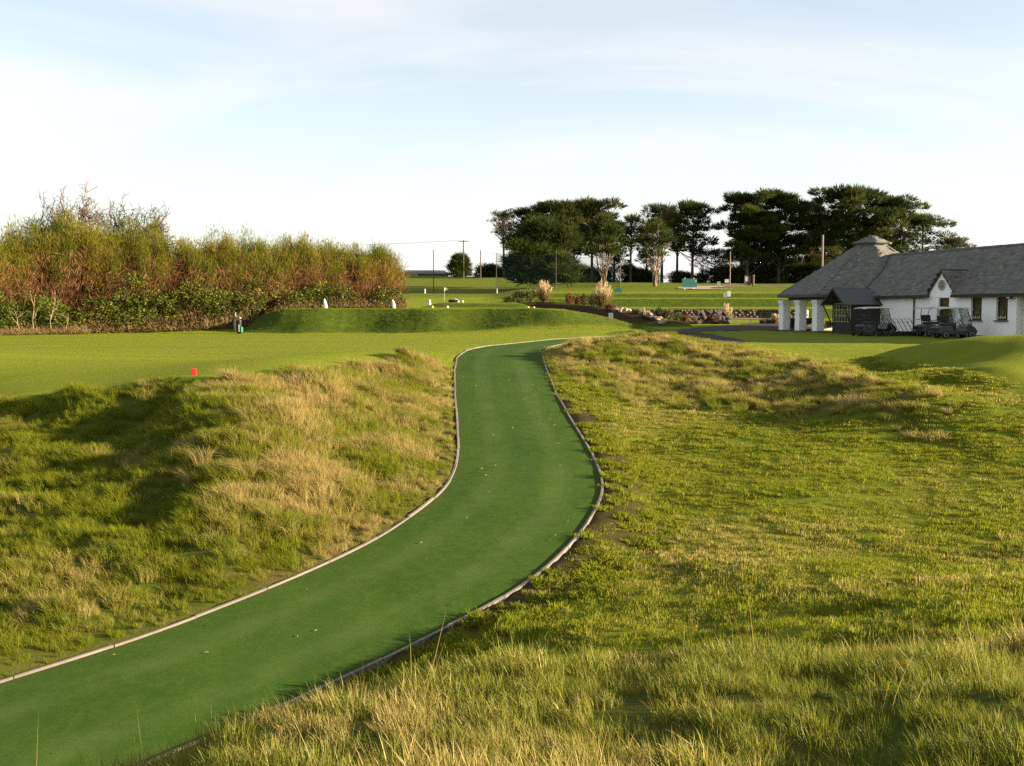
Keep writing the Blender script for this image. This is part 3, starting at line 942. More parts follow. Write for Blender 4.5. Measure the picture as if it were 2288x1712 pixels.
# dry grass cuttings lying on the matting
rs2 = np.random.default_rng(5)
V, F = [], []
for i in range(190):
    w_ = rs2.integers(0, npair - 1)
    Yc = CEN[w_][1]
    if Yc > 34: continue
    a, b = EL[pairs[w_][0]], ER[pairs[w_][1]]
    q = a + (b - a) * rs2.uniform(.05, .95)
    an = rs2.uniform(0, math.pi)
    ln, wd = rs2.uniform(.015, .06) * (1 + (rs2.uniform() < .06) * 1.5), rs2.uniform(.002, .004)
    d = np.array([math.cos(an), math.sin(an)]) * ln / 2
    s = np.array([-math.sin(an), math.cos(an)]) * wd / 2
    z = [float(path_z(q[1] + e)) + .03 for e in (-d[1], d[1])]
    n0 = len(V)
    V += [(*(q - d - s), z[0]), (*(q + d - s * .4), z[1]), (*(q + d + s * .4), z[1] + .003), (*(q - d + s), z[0] + .003), (*q, (z[0] + z[1]) / 2 + .012)]
    F += [(n0, n0 + 1, n0 + 4), (n0 + 1, n0 + 2, n0 + 4), (n0 + 2, n0 + 3, n0 + 4), (n0 + 3, n0, n0 + 4)]
me = mesh_np('grass_cuttings', np.array(V), [np.array(F)])
tag(link('grass_cuttings', me, surface('cut_straw', (.24, .20, .08), (.16, .13, .05), 5, .9)), 'dry grass cuttings littered on the green matting', 'cuttings', None, 'stuff')

# ------------------------------------------------------------------ trees and shrubs
def sprays(P, D, L, W, rs, fold=.25):
    """one leaf spray per row: a folded diamond starting at P along D"""
    n = len(P)
    D = D / (np.linalg.norm(D, axis=1, keepdims=True) + 1e-9)
    up = rs.normal(0, 1, (n, 3))
    S = np.cross(D, up); S /= (np.linalg.norm(S, axis=1, keepdims=True) + 1e-9)
    N = np.cross(S, D)
    L, W = L[:, None], W[:, None]
    V = np.stack([P, P + D * L * .45 + S * W / 2 + N * W * fold, P + D * L, P + D * L * .45 - S * W / 2 + N * W * fold], 1)
    b = np.arange(n)[:, None] * 4
    return V.reshape(-1, 3), np.concatenate([b + np.array([[0, 1, 2]]), b + np.array([[0, 2, 3]])])
def foliage(name, P, D, L, W, shade, mat, parent, rs, fold=.25):
    V, F = sprays(P, D, L, W, rs, fold)
    me = mesh_np(name, V, [F])
    fattr(me, 'shade', np.repeat(np.clip(shade, 0, 1), 4))
    return link(name, me, mat, parent)
def limbs(name, segs, mat, parent, sides=5):
    """segs: list of (points, radii)"""
    V, F = [], []
    for pts, rad in segs:
        pts = np.asarray(pts, float)
        n0 = len(V)
        a = None
        for i, p in enumerate(pts):
            d = pts[min(i + 1, len(pts) - 1)] - pts[max(i - 1, 0)]
            d = d / (np.linalg.norm(d) + 1e-9)
            if a is None:
                a = np.cross(d, (0.3, .9, .2)); 
            a = a - d * a.dot(d); a /= (np.linalg.norm(a) + 1e-9)
            b = np.cross(d, a)
            for k in range(sides):
                th = 2 * math.pi * k / sides
                V.append(p + (a * math.cos(th) + b * math.sin(th)) * rad[i])
        for i in range(len(pts) - 1):
            for k in range(sides):
                F.append((n0 + i * sides + k, n0 + i * sides + (k + 1) % sides, n0 + (i + 1) * sides + (k + 1) % sides, n0 + (i + 1) * sides + k))
    me = mesh_np(name, np.array(V), [np.array(F)], True)
    return link(name, me, mat, parent)
def curve(a, b, rs, sag=.0, wob=.08, n=5):
    a, b = np.asarray(a, float), np.asarray(b, float)
    t = np.linspace(0, 1, n)[:, None]
    L = np.linalg.norm(b - a)
    p = a + (b - a) * t + rs.normal(0, wob * L * .5, (n, 3)) * (np.sin(t * np.pi))
    p[:, 2] += -sag * L * np.sin(t[:, 0] * np.pi)
    return p
BARK_D = surface('bark_dark', (.050, .036, .026), (.085, .062, .042), 4, .95, .6, 12, stretch=(3, 3, .6))
BARK_P = surface('bark_pale', (.20, .155, .105), (.13, .095, .062), 4, .95, .5, 12, stretch=(3, 3, .6))
BARK_R = surface('bark_red', (.15, .085, .050), (.10, .060, .038), 3, .95, .4, 12, stretch=(3, 3, .6))
PINE = leaf_mat('pine_needles', ((.020, .030, .009), (.044, .056, .015), (.090, .094, .028)), .3, vscale=.35)
PINE_B = leaf_mat('cypress_sprays', ((.018, .030, .010), (.040, .058, .014), (.086, .100, .024)), .3, vscale=.35)
PINE_T = leaf_mat('thin_pine_needles', ((.035, .038, .018), (.060, .060, .026), (.085, .080, .035)), .3, vscale=.5)

def crown_points(rs, clumps, per, spiky=1.0, lay=.34):
    """clumps: (x,y,z,r). Sprays spread through flattened clumps, fanned outward and up"""
    P, D, sh = [], [], []
    for (x, y, z, r) in clumps:
        n = max(10, int(per * r * r))
        u = rs.normal(0, 1, (n, 3)); u /= np.linalg.norm(u, axis=1, keepdims=True)
        rad = rs.uniform(.25, 1, n) ** .5
        q = u * rad[:, None] * np.array([r, r, r * lay])
        q[:, 2] = np.where(q[:, 2] < 0, q[:, 2] * .55, q[:, 2])
        P.append(q + (x, y, z))
        d = u * np.array([1, 1, .35]) + np.c_[np.zeros(n), np.zeros(n), rs.uniform(.05, .75, n)] * spiky
        D.append(d)
        sh.append(np.full(n, rs.uniform(.15, .85)) + rs.normal(0, .16, n))
    return np.concatenate(P), np.concatenate(D), np.concatenate(sh)

def pine(name, label, px, Y, ytop, half_px, seed, style='flat', base=None, mat=None, group='conifers on the hill', bark=None, lean=0.0, dens=1.0, crown_from=.45, ybase=None):
    rs = np.random.default_rng(seed)
    g = G(px, Y)
    top = at(px, ytop, Y)[2]
    H = top - g.z
    Rm = half_px / FPX * Y * (1.14 if style == 'flat' else 1.0)
    root = empty(name, g, 0, label, 'tree', group)
    segs, clumps = [], []
    lx, ly = lean * H, 0
    def axis(t): return np.array([lx * t * t, ly * t, H * t])
    tr = .018 * H + .08
    mat = mat or PINE
    if style == 'flat':
        segs.append(([axis(t) for t in np.linspace(-.02, .93, 8)], [tr * (1 - .75 * t) for t in np.linspace(0, 1, 8)]))
        nb = 34
        asym = rs.uniform(0, 6.28)
        for i in range(nb):
            t = crown_from + (1 - crown_from) * (i + rs.uniform(0, 1)) / nb
            tt = (t - crown_from) / (1 - crown_from)
            az = i * 2.4 + rs.uniform(-.4, .4)
            env = Rm * np.interp(tt, [0, .25, .6, .85, 1], [.62, .95, 1.0, .85, .62]) * (1 + .28 * math.cos(az - asym))
            L = env * rs.uniform(.35, 1.08)
            e = axis(t) + np.array([math.cos(az) * L, math.sin(az) * L, L * rs.uniform(.05, .28)])
            e[2] = min(e[2], H * .985)
            s0 = axis(max(t - .12, .1))
            segs.append((curve(s0, e, rs, .04, .06), np.linspace(tr * .34, .035, 5)))
            r = Rm * rs.uniform(.18, .36)
            clumps.append((*e, r))
            mid = (s0 + e) / 2 + rs.normal(0, .3, 3)
            if rs.uniform() < .5: clumps.append((mid[0], mid[1], mid[2] + .3, r * .7))
        clumps += [(*(axis(.95) + rs.normal(0, .18 * Rm, 3) * (1, 1, .25)), Rm * .34) for _ in range(4)]
        per, lay = 42 * dens, .36
    elif style == 'dense':
        segs.append(([axis(t) for t in np.linspace(-.02, .9, 7)], [tr * (1 - .85 * t) for t in np.linspace(0, 1, 7)]))
        nb = 150
        for i in range(nb):
            t = .06 + .92 * ((i + rs.uniform(0, 1)) / nb)
            env = Rm * np.interp(t, [0, .12, .35, .6, .8, .93, 1], [.85, 1, 1.0, .86, .62, .36, .06])
            az = i * 2.4 + rs.uniform(-.5, .5)
            L = env * rs.uniform(.5, 1.0) * (1 + .22 * math.sin(az * 2 + t * 9 + seed))
            e = axis(t) + np.array([math.cos(az) * L, math.sin(az) * L, L * rs.uniform(.05, .4)])
            e[2] = min(e[2], H)
            segs.append((curve(axis(t * .9), e, rs, .03, .05, 4), np.linspace(tr * .22, .03, 4)))
            clumps.append((*e, Rm * rs.uniform(.18, .32)))
            if i % 2: clumps.append((*(axis(t) * .5 + e * .5), Rm * .3))
        per, lay = 70 * dens, .5
    elif style == 'thicket':
        for i in range(30):
            x_ = rs.uniform(-1, 1) * Rm
            y_ = rs.normal(0, Rm * .2)
            top_ = H * (.45 + .6 * float(vnoise(np.array([x_ / 2.2 + seed]), np.array([seed * 3.1]))[0])) * (1 - .5 * (x_ / Rm) ** 4)
            segs.append((curve((x_ * .12, y_ * .12, -.1), (x_, y_, top_ * .9), rs, -.15, .06, 4), np.linspace(.09, .03, 4)))
            for f_ in (.02, .2, .5, .8, .95):
                clumps.append((x_ + rs.normal(0, .5), y_ + rs.normal(0, .5), top_ * f_, rs.uniform(.7, 1.5)))
        per, lay = 26 * dens, .7
    elif style == 'vase':
        ns = 13
        for i in range(ns):
            az = 2 * math.pi * i / ns + rs.uniform(-.2, .2)
            f = rs.uniform(.35, 1.0)
            e = np.array([math.cos(az) * Rm * f * .8, math.sin(az) * Rm * f * .8, H * rs.uniform(.62, .95)])
            c1 = np.array([math.cos(az) * Rm * f * .30, math.sin(az) * Rm * f * .30, H * .28])
            pts = np.concatenate([curve((rs.normal(0, .12), rs.normal(0, .12), -.1), c1, rs, 0, .04, 4)[:-1], curve(c1, e, rs, 0, .05, 5)])
            segs.append((pts, np.linspace(tr * .36, .035, len(pts))))
            for _ in range(4):
                b_ = pts[rs.integers(3, len(pts))]
                q = b_ + np.array([math.cos(az + rs.normal(0, .9)) * Rm * .35, math.sin(az + rs.normal(0, .9)) * Rm * .35, H * rs.uniform(.05, .14)])
                segs.append((curve(b_, q, rs, 0, .08, 4), np.linspace(.07, .02, 4)))
        for i in range(80):
            t = rs.uniform(.46, 1.0)
            env = Rm * np.interp(t, [.4, .55, .72, .88, 1], [.55, .95, 1.0, .72, .15])
            az = rs.uniform(0, 6.28)
            L = env * math.sqrt(rs.uniform(.05, 1.0))
            clumps.append((math.cos(az) * L, math.sin(az) * L, H * t, Rm * rs.uniform(.18, .30)))
        per, lay = 60 * dens, .55
    limbs('trunk', segs, bark or BARK_D, root)
    P, D, s = crown_points(rs, clumps, per * 1.35, 1.0, lay)
    n = len(P)
    sc = H / 18.0
    lf = 1.7 if style == 'dense' else 1.0
    foliage('crown', P, D, rs.uniform(.6, 1.5, n) * max(sc, .6) * lf, rs.uniform(.09, .22, n) * max(sc, .6), s, mat, root, rs)
    return root

# far conifer grove, left to right
pine('pine_tree', 'thin leaning pine with small flat crown, leftmost of the grove', 1126, 232, 476, 22, 1, lean=-.02, crown_from=.62, mat=PINE_T, dens=1.3)
pine('pine_tree', 'flat-topped pine just behind the big dark conifer', 1166, 238, 470, 34, 2, crown_from=.5, dens=1.3)
pine('pine_tree', 'broad spreading pine with tall pale twiggy top over the big dark conifer', 1238, 236, 458, 62, 3, crown_from=.5, dens=1.4)
pine('pine_tree', 'tall broad pine standing behind the left pale-stemmed tree', 1322, 240, 455, 62, 4, crown_from=.42, dens=1.5)
pine('pine_tree', 'slim pine with a bent bare trunk between the two pale-stemmed trees', 1408, 244, 486, 22, 5, crown_from=.55, lean=.02, mat=PINE_T, dens=1.2)
pine('pine_tree', 'tall thin pine with a two-tiered flat crown above the right pale-stemmed tree', 1478, 246, 462, 34, 6, crown_from=.66, mat=PINE_T, dens=1.1)
pine('cypress_tree', 'tall dark cypress leaning right with long bare trunk beside the sky gap', 1546, 236, 458, 48, 7, crown_from=.36, lean=.015, mat=PINE_B, dens=1.8)
pine('cypress_tree', 'low spreading cypress in the gap between the two groves', 1596, 246, 560, 40, 8, crown_from=.25, mat=PINE_B, dens=1.2)
pine('cypress_tree', 'massive dark cypress at the left edge of the right-hand grove', 1668, 228, 440, 62, 9, crown_from=.22, mat=PINE_B, dens=2.2)
pine('cypress_tree', 'tall dark cypress second from the left in the right-hand grove', 1738, 232, 436, 52, 10, crown_from=.22, mat=PINE_B, dens=2.2)
pine('pine_tree', 'sparser brownish pine in the middle of the right-hand grove', 1806, 240, 456, 40, 11, crown_from=.3, mat=PINE_T, dens=1.6)
pine('cypress_tree', 'layered cypress with the highest flat top, behind the octagonal roof', 1892, 224, 428, 72, 12, crown_from=.36, mat=PINE_B, dens=1.5, bark=BARK_R)
pine('cypress_tree', 'layered cypress with raised right shoulder behind the slate ridge', 1985, 226, 446, 62, 13, crown_from=.34, mat=PINE_B, dens=1.5, bark=BARK_R)
pine('cypress_tree', 'lower sloping cypress nearest the right end of the grove', 2058, 230, 488, 48, 14, crown_from=.2, mat=PINE_B, dens=1.5)
pine('shrubby_oak', 'small rounded olive-green tree at the right end of the grove', 2124, 232, 536, 38, 15, crown_from=.15, mat=PINE_T, dens=2.2)
pine('cypress_tree', 'shadowed inner cypress low in the right-hand grove', 1700, 246, 478, 48, 16, crown_from=.12, mat=PINE_B, dens=2.0)
pine('cypress_tree', 'shadowed inner cypress behind the wooden pole', 1840, 250, 492, 62, 17, crown_from=.08, mat=PINE_B, dens=1.9)
pine('cypress_tree', 'shadowed inner cypress behind the lantern of the roof', 1946, 252, 500, 60, 18, crown_from=.08, mat=PINE_B, dens=1.9)
pine('pine_tree', 'dark rounded pine filling the belt right of the left pale-stemmed tree', 1372, 250, 500, 34, 31, crown_from=.35, mat=PINE_B, dens=1.5)
pine('pine_tree', 'shadowed pine between the broad pines, behind the dark conifer', 1282, 250, 476, 40, 32, crown_from=.4, mat=PINE, dens=1.5)
pine('pine_tree', 'slender pine just left of the tall leaning cypress', 1512, 248, 474, 26, 33, crown_from=.5, mat=PINE, dens=1.4)
pine('pine_tree', 'dark pine behind the right pale-stemmed tree', 1444, 252, 512, 30, 34, crown_from=.35, mat=PINE_B, dens=1.4)
# nearer trees
pine('dark_conifer', 'big dense dark conifer with foliage down to the grass', 1208, 158, 505, 76, 21, style='dense', mat=PINE_B, group='conifers near the terraces', dens=1.4)
pine('pale_stemmed_tree', 'left pale multi-stemmed tree with green top behind the pampas grass', 1348, 170, 486, 50, 22, style='vase', mat=PINE_B, bark=BARK_P, group='pale stemmed trees', dens=1.5)
pine('pale_stemmed_tree', 'right pale multi-stemmed tree with bare vase-shaped stems', 1463, 160, 492, 42, 23, style='vase', mat=PINE_B, bark=BARK_P, group='pale stemmed trees', dens=1.3)
pine('small_conifer', 'small rounded conifer on the skyline behind the utility pole', 1028, 228, 574, 21, 24, style='dense', mat=PINE_B, group='conifers on the hill', dens=1.6)
# dark understorey of the grove
for i, (px, Y, yt, hw, lab) in enumerate([
        (1100, 236, 592, 26, 'low brownish thicket left of the big dark conifer'), (1278, 246, 585, 44, 'dark thicket under the broad pines'), (1390, 248, 592, 40, 'dark thicket between the pale-stemmed trees'),
        (1440, 246, 602, 26, 'dark thicket right behind the vase-shaped tree'), (1520, 246, 606, 26, 'dark low bushes at the foot of the leaning cypress'), (1600, 244, 598, 40, 'dark bushes in the gap between the groves'),
        (1660, 240, 560, 58, 'dense dark undergrowth at the left of the right-hand grove'), (1740, 244, 548, 62, 'dense dark undergrowth in the middle of the right-hand grove'), (1825, 246, 545, 66, 'dense dark undergrowth behind the octagonal roof'), (1325, 250, 604, 30, 'dark thicket behind the left pale-stemmed tree'), (1700, 236, 575, 44, 'black undergrowth behind the noticeboard'), (1782, 238, 570, 44, 'black undergrowth left of the stout pale pole'), (1880, 240, 560, 56, 'black undergrowth behind the middle of the octagonal roof'), (1640, 246, 596, 34, 'dark bushes behind the pale grey pole')]):
    pine('bush', lab, px, Y, yt, hw, 60 + i, style='thicket', mat=PINE, group='undergrowth of the grove', dens=1.9)

# ---- tamarisk hedge on the left
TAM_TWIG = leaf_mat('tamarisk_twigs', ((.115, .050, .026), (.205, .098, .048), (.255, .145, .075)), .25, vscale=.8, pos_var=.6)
TAM_LEAF = leaf_mat('tamarisk_feathers', ((.085, .105, .011), (.140, .145, .015), (.200, .160, .020)), .45, vscale=.3, pos_var=.5)
EVERG = leaf_mat('evergreen_leaves', ((.022, .038, .004), (.058, .088, .008), (.135, .140, .020)), .3, gloss=.08, vscale=.9, pos_var=.5)
BRACK = leaf_mat('dry_bracken', ((.060, .055, .018), (.125, .085, .036), (.19, .135, .060)), .25, vscale=.7, pos_var=.7)
hedge_line = lambda px: np.interp(px, [-220, 0, 500, 880], [62, 70, 78, 88])
tam = [(-70, 498, 62, 'at the far left edge of the picture'), (18, 502, 60, 'at the left edge, half cut by the frame'), (95, 492, 60, 'in front of the dark left flank of the bare tree'), (172, 476, 60, 'below the tallest bare crown'),
       (250, 488, 58, 'right of the tallest bare crown'), (325, 496, 56, 'under the right-hand bare branches'), (400, 536, 56, 'at the dip right of the bare trees'), (470, 524, 56, 'above the golf bag'),
       (535, 522, 55, 'with the highest plume right of the dip'), (605, 536, 55, 'in the middle of the low stretch of hedge'), (672, 534, 52, 'above the left white stone'), (735, 548, 52, 'between the two left white stones'),
       (795, 556, 48, 'left of the last shrub of the hedge'), (848, 556, 42, 'at the right end of the hedge by the open field')]
for i, (px, yt, hw, where) in enumerate(tam):
    rs = np.random.default_rng(200 + i)
    Y = float(hedge_line(px)) + 1.0
    g = G(px, Y)
    H = at(px, yt, Y)[2] - g.z
    Rx = hw / FPX * Y * 1.18
    root = empty('tamarisk_shrub', g, 0, 'feathery brown and yellow-green tamarisk ' + where, 'shrub', 'tamarisk hedge')
    segs, ends = [], []
    for _ in range(44):
        az = rs.uniform(0, 6.28); f = math.sqrt(rs.uniform(0, 1))
        b = np.array([math.cos(az) * f * Rx * .45, math.sin(az) * f * 1.2, -.1])
        e = np.array([math.cos(az) * f * Rx, math.sin(az) * f * 2.4, H * (1.0 - .20 * f * f) * (rs.uniform(.66, .92) if rs.uniform() < .72 else rs.uniform(.9, 1.06))])
        pts = curve(b, e, rs, -.05, .06, 6)
        segs.append((pts, np.linspace(.045, .010, 6)))
        ends.append(pts)
    limbs('stem', segs, BARK_R, root, 4)
    ends = np.array(ends)
    # twigs along the stems
    n = 12000
    si = rs.integers(0, len(ends), n)
    t = (.18 + .62 * rs.uniform(0, 1, n) ** .9) * 4.999
    k0 = np.minimum(t.astype(int), 4); f = (t - k0)[:, None]
    P = ends[si, k0] * (1 - f) + ends[si, k0 + 1] * f
    P += rs.normal(0, .5, (n, 3)) * (1, 1, .7)
    T = ends[si, k0 + 1] - ends[si, k0]
    T /= np.linalg.norm(T, axis=1, keepdims=True)
    sst = rs.normal(0, .22, len(ends))
    D = T + rs.normal(0, .55, (n, 3)) + (.06, 0, .0)
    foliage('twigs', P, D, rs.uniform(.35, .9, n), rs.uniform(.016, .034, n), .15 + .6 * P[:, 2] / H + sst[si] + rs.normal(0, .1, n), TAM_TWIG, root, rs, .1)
    # feathery green shoots at the top
    n = 20000
    si = rs.integers(0, len(ends), n)
    t = (1 - rs.uniform(0, 1, n) ** 1.15 * .45)
    t = np.clip(t, 0, .999) * 5
    k0 = np.minimum(t.astype(int), 4); f = (t - k0)[:, None]
    P = ends[si, k0] * (1 - f) + ends[si, k0 + 1] * f
    P += rs.normal(0, .30, (n, 3)) * (1, 1, .9)
    T = ends[si, k0 + 1] - ends[si, k0]
    T /= np.linalg.norm(T, axis=1, keepdims=True)
    D = T + rs.normal(0, .42, (n, 3)) + (.04, 0, .15)
    sst = rs.normal(.4, .26, len(ends))
    foliage('feathery_foliage', P, D, rs.uniform(.2, .5, n), rs.uniform(.018, .040, n), sst[si] + rs.normal(0, .08, n), TAM_LEAF, root, rs, .1)
# glossy evergreen bushes in the foot of the hedge
ev = [(-40, 625, 60, 'at the far left edge'), (40, 640, 44, 'behind the pale saplings at the left'), (120, 650, 44, 'left, right behind the thin pale saplings'), (205, 650, 40, 'beside the dark hollow left of the large bright bush'), (285, 590, 52, 'large and bright, under the right bare branches'), (360, 640, 36, 'low, right of the large bright bush'),
      (445, 612, 46, 'bright, left of the golf bag'), (508, 640, 34, 'above the golf bag'), (560, 606, 42, 'bright, above the left end of the tee'), (655, 640, 40, 'right of the dark trunk hollow'), (742, 622, 46, 'between the left and middle white stones'), (850, 640, 34, 'beside the middle white stone')]
for i, (px, yt, hw, where) in enumerate(ev):
    rs = np.random.default_rng(300 + i)
    Y = float(hedge_line(px)) - 1.0
    g = G(px, Y)
    H = at(px, yt, Y)[2] - g.z
    Rx = hw / FPX * Y * 1.3
    root = empty('evergreen_bush', g, 0, 'glossy green bush in the hedge, ' + where, 'bush', 'evergreen bushes in the hedge')
    segs = []
    for _ in range(9):
        az = rs.uniform(0, 6.28)
        segs.append((curve((rs.normal(0, .15), rs.normal(0, .15), -.1), (math.cos(az) * Rx * .7, math.sin(az) * .8, H * rs.uniform(.5, .9)), rs, 0, .08, 5), np.linspace(.05, .012, 5)))
    limbs('stem', segs, BARK_D, root, 4)
    cl = []
    for _ in range(28):
        az = rs.uniform(0, 6.28); f = math.sqrt(rs.uniform(0, 1)); t = rs.uniform(.12, .92)
        cl.append((math.cos(az) * f * Rx, math.sin(az) * f * 1.5 - .3, H * t * (1 - .25 * f), Rx * rs.uniform(.28, .46)))
    P, D, s = crown_points(rs, cl, 150, .6, .8)
    n = len(P)
    foliage('leaves', P, D, rs.uniform(.12, .24, n), rs.uniform(.08, .15, n), s, EVERG, root, rs, .2)
# bare trees rising behind the hedge
def bare_tree(label, px, Y, yt, spread_px, seed, bark):
    rs = np.random.default_rng(seed)
    g = G(px, Y)
    H = at(px, yt, Y)[2] - g.z
    Rm = spread_px / FPX * Y
    root = empty('bare_tree', g, 0, label, 'tree', 'bare trees behind the hedge')
    trunk, br = [], []
    tp = curve((0, 0, -.1), (rs.normal(0, .2), 0, H * .45), rs, 0, .04, 6)
    trunk.append((tp, np.linspace(.02 * H, .010 * H, 6)))
    def dome(f):
        az = rs.uniform(0, 6.28); el = math.asin(rs.uniform(-.05, 1.0))
        return np.array([math.cos(az) * math.cos(el) * Rm * f, math.sin(az) * math.cos(el) * Rm * .8 * f, H * .42 + math.sin(el) * H * .58 * f])
    for _ in range(46):
        a0 = tp[rs.integers(2, 6)]
        e = dome(rs.uniform(.72, 1.0))
        p1 = curve(a0, e, rs, -.05, .12, 7)
        br.append((p1, np.linspace(.06, .02, 7)))
        for _ in range(9):
            b0 = p1[rs.integers(3, 7)]
            d = (e - a0) / np.linalg.norm(e - a0) * .6 + rs.normal(0, .55, 3) + (0, 0, .25)
            e2 = b0 + d / np.linalg.norm(d) * rs.uniform(.6, 1.5)
            p2 = curve(b0, e2, rs, -.03, .16, 5)
            br.append((p2, np.linspace(.026, .017, 5)))
            for _ in range(4):
                b1 = p2[rs.integers(1, 5)]
                d2 = d * .5 + rs.normal(0, .6, 3) + (0, 0, .2)
                br.append((curve(b1, b1 + d2 / np.linalg.norm(d2) * rs.uniform(.25, .6), rs, 0, .15, 3), np.linspace(.017, .013, 3)))
    limbs('trunk', trunk, bark, root, 6)
    limbs('branches', br, bark, root, 3)
bare_tree('dark bare-branched tree behind the hedge, left of the tallest one', 112, 84, 452, 66, 401, BARK_D)
bare_tree('tallest reddish bare tree rising behind the left of the hedge', 178, 83, 412, 62, 402, BARK_R)
bare_tree('bare tree behind the hedge, right of the tallest one', 275, 84, 446, 64, 403, BARK_D)
bare_tree('small bare tree at the right end of the bare group', 345, 84, 466, 44, 404, BARK_D)
# pale leafless saplings in front of the hedge
SAP = surface('sapling_bark', (.26, .20, .125), (.18, .135, .08), 6, .9)
for i, (px, y0, y1, dx, lab) in enumerate([(45, 732, 672, -16, 'pale leaning sapling nearest the left edge'), (70, 730, 655, 10, 'tall pale forked sapling, second from the left'), (113, 725, 650, 8, 'pale sapling in the middle of the row'), (146, 722, 680, 5, 'short pale stake-like sapling, fourth from the left'), (462, 706, 682, 2, 'short pale stake in the bracken left of the golf bag')]):
    rs = np.random.default_rng(500 + i)
    Y = float(hedge_line(px)) - 3.4
    g = G(px, Y)
    H = (y0 - y1) / FPX * Y * 1.1
    root = empty('sapling', g, 0, lab, 'sapling', 'pale saplings by the hedge')
    sg = [(curve((0, 0, -.1), (dx / FPX * Y, rs.normal(0, .1), H), rs, 0, .05, 6), np.linspace(.028, .010, 6))]
    limbs('trunk', sg, SAP, root, 5)
    b2 = []
    for _ in range(4 if i < 3 else 1):
        q = sg[0][0][rs.integers(2, 5)]
        b2.append((curve(q, q + np.array([rs.normal(0, .35), rs.normal(0, .2), H * rs.uniform(.2, .4)]), rs, 0, .08, 4), np.linspace(.028, .010, 4)))
    limbs('branches', b2, SAP, root, 4)
# bracken and dead growth along the hedge foot
rs = np.random.default_rng(77)
n = 26000
px = rs.uniform(-120, 905, n)
Yb = hedge_line(px) + rs.uniform(-3.6, 0.8, n)
X = (px - 1144) / FPX * Yb
zb = land(X, Yb)
off = Yb - hedge_line(px)
hb = np.clip((off + 3.6) / 3.0, .12, 1) * (.5 + .9 * fbm(X / 1.4, Yb / 1.4, 91, 2)) * np.interp(px, [-120, 60, 170, 230, 500, 560, 905], [.9, .9, 1.3, 2.3, 2.4, 1.6, .9])
P = np.c_[X, Yb, zb + rs.uniform(0, 1, n) ** .7 * hb]
D = np.c_[rs.normal(0, .6, n), rs.normal(-.25, .5, n), rs.uniform(.0, .9, n)]
o = foliage('bracken', P, D, rs.uniform(.16, .42, n), rs.uniform(.03, .09, n), rs.normal(.5, .28, n), BRACK, None, rs, .2)
tag(o, 'dead brown bracken and bramble along the foot of the hedge', 'bracken', None, 'stuff')
n = 2600
px = rs.uniform(-120, 200, n)
Yb = hedge_line(px) - rs.uniform(3.2, 5.2, n)
X = (px - 1144) / FPX * Yb
P = np.c_[X, Yb, land(X, Yb) + rs.uniform(0, .12, n)]
D = np.c_[rs.normal(-.2, .6, n), rs.normal(0, .6, n), rs.uniform(.15, .8, n)]
o = foliage('dead_grass', P, D, rs.uniform(.2, .55, n), rs.uniform(.015, .04, n), rs.normal(.7, .2, n), BRACK, None, rs, .1)
tag(o, 'straw coloured dead grass fringe below the saplings', 'grass', None, 'stuff')

# ---- pampas grasses and bed plants
PLUME = leaf_mat('pampas_plumes', ((.40, .27, .15), (.55, .42, .27), (.66, .54, .38)), .35, vscale=2, pos_var=.3)
PBLADE = leaf_mat('pampas_blades', ((.10, .11, .03), (.20, .17, .05), (.30, .23, .09)), .35, vscale=2, pos_var=.4)
def pampas(label, px, Y, y0, y1, hw, seed, nplume=26):
    rs = np.random.default_rng(seed)
    g = G(px, Y)
    H = (y0 - y1) / FPX * Y
    Rx = hw / FPX * Y
    root = empty('pampas_grass', g, 0, label, 'pampas grass', 'pampas grasses')
    n = 900
    az = rs.uniform(0, 6.28, n)
    P = np.c_[np.cos(az) * rs.uniform(0, .35, n) * Rx, np.sin(az) * rs.uniform(0, .35, n) * Rx, rs.uniform(-.02, .25, n) * H]
    D = np.c_[np.cos(az) * rs.uniform(.2, 1.1, n), np.sin(az) * rs.uniform(.2, 1.1, n), rs.uniform(.4, 1.2, n)]
    foliage('leaf_blades', P, D, rs.uniform(.25, .55, n) * H, rs.uniform(.02, .05, n), rs.normal(.5, .25, n), PBLADE, root, rs, .1)
    st = []
    for i in range(nplume):
        az = rs.uniform(0, 6.28); f = math.sqrt(rs.uniform(0, 1))
        e = np.array([math.cos(az) * f * Rx * 1.1, math.sin(az) * f * Rx, H * (1 - .42 * f * f) * rs.uniform(.82, 1.04)])
        b = e * np.array([.22, .22, 0])
        pts = curve(b, e, rs, 0, .03, 5)
        st.append((pts[:4], np.full(4, .012)))
        # each plume its own feathered part
        n = 70
        t = rs.uniform(.52, 1.0, n)
        q = b + (e - b) * t[:, None]
        w = (.10 + .5 * np.sin(np.clip((t - .5) / .5, 0, 1) * math.pi)) * .075
        q += rs.normal(0, 1, (n, 3)) * w[:, None] * .7
        dd = (e - b) / np.linalg.norm(e - b)
        foliage('plume', q, dd + rs.normal(0, .35, (n, 3)), rs.uniform(.10, .22, n), rs.uniform(.02, .045, n), rs.normal(.55, .25, n), PLUME, root, rs, .15)
    limbs('stalks', st, SAP, root, 3)
pampas('tall pampas grass with cream plumes beside the dark conifer', 1216, 98, 678, 628, 17, 601)
pampas('large pampas grass with cream plumes in front of the left pale-stemmed tree', 1346, 92, 692, 632, 23, 602, 34)
pampas('pampas grass with pale plumes at the right end of the rock bed', 1622, 90, 722, 680, 17, 603)
pampas('small tawny grass clump beside the leftmost white pillar', 1732, 88, 716, 694, 9, 604, 14)
pampas('small tawny grass clump on the right-hand rock pile', 1577, 89, 710, 692, 8, 605, 12)
pampas('brown seeded grass clump among the rocks', 1440, 86, 704, 682, 10, 606, 14)
BEDP = leaf_mat('bed_leaves', ((.03, .05, .012), (.075, .095, .03), (.22, .20, .10)), .3, vscale=3, pos_var=.5)
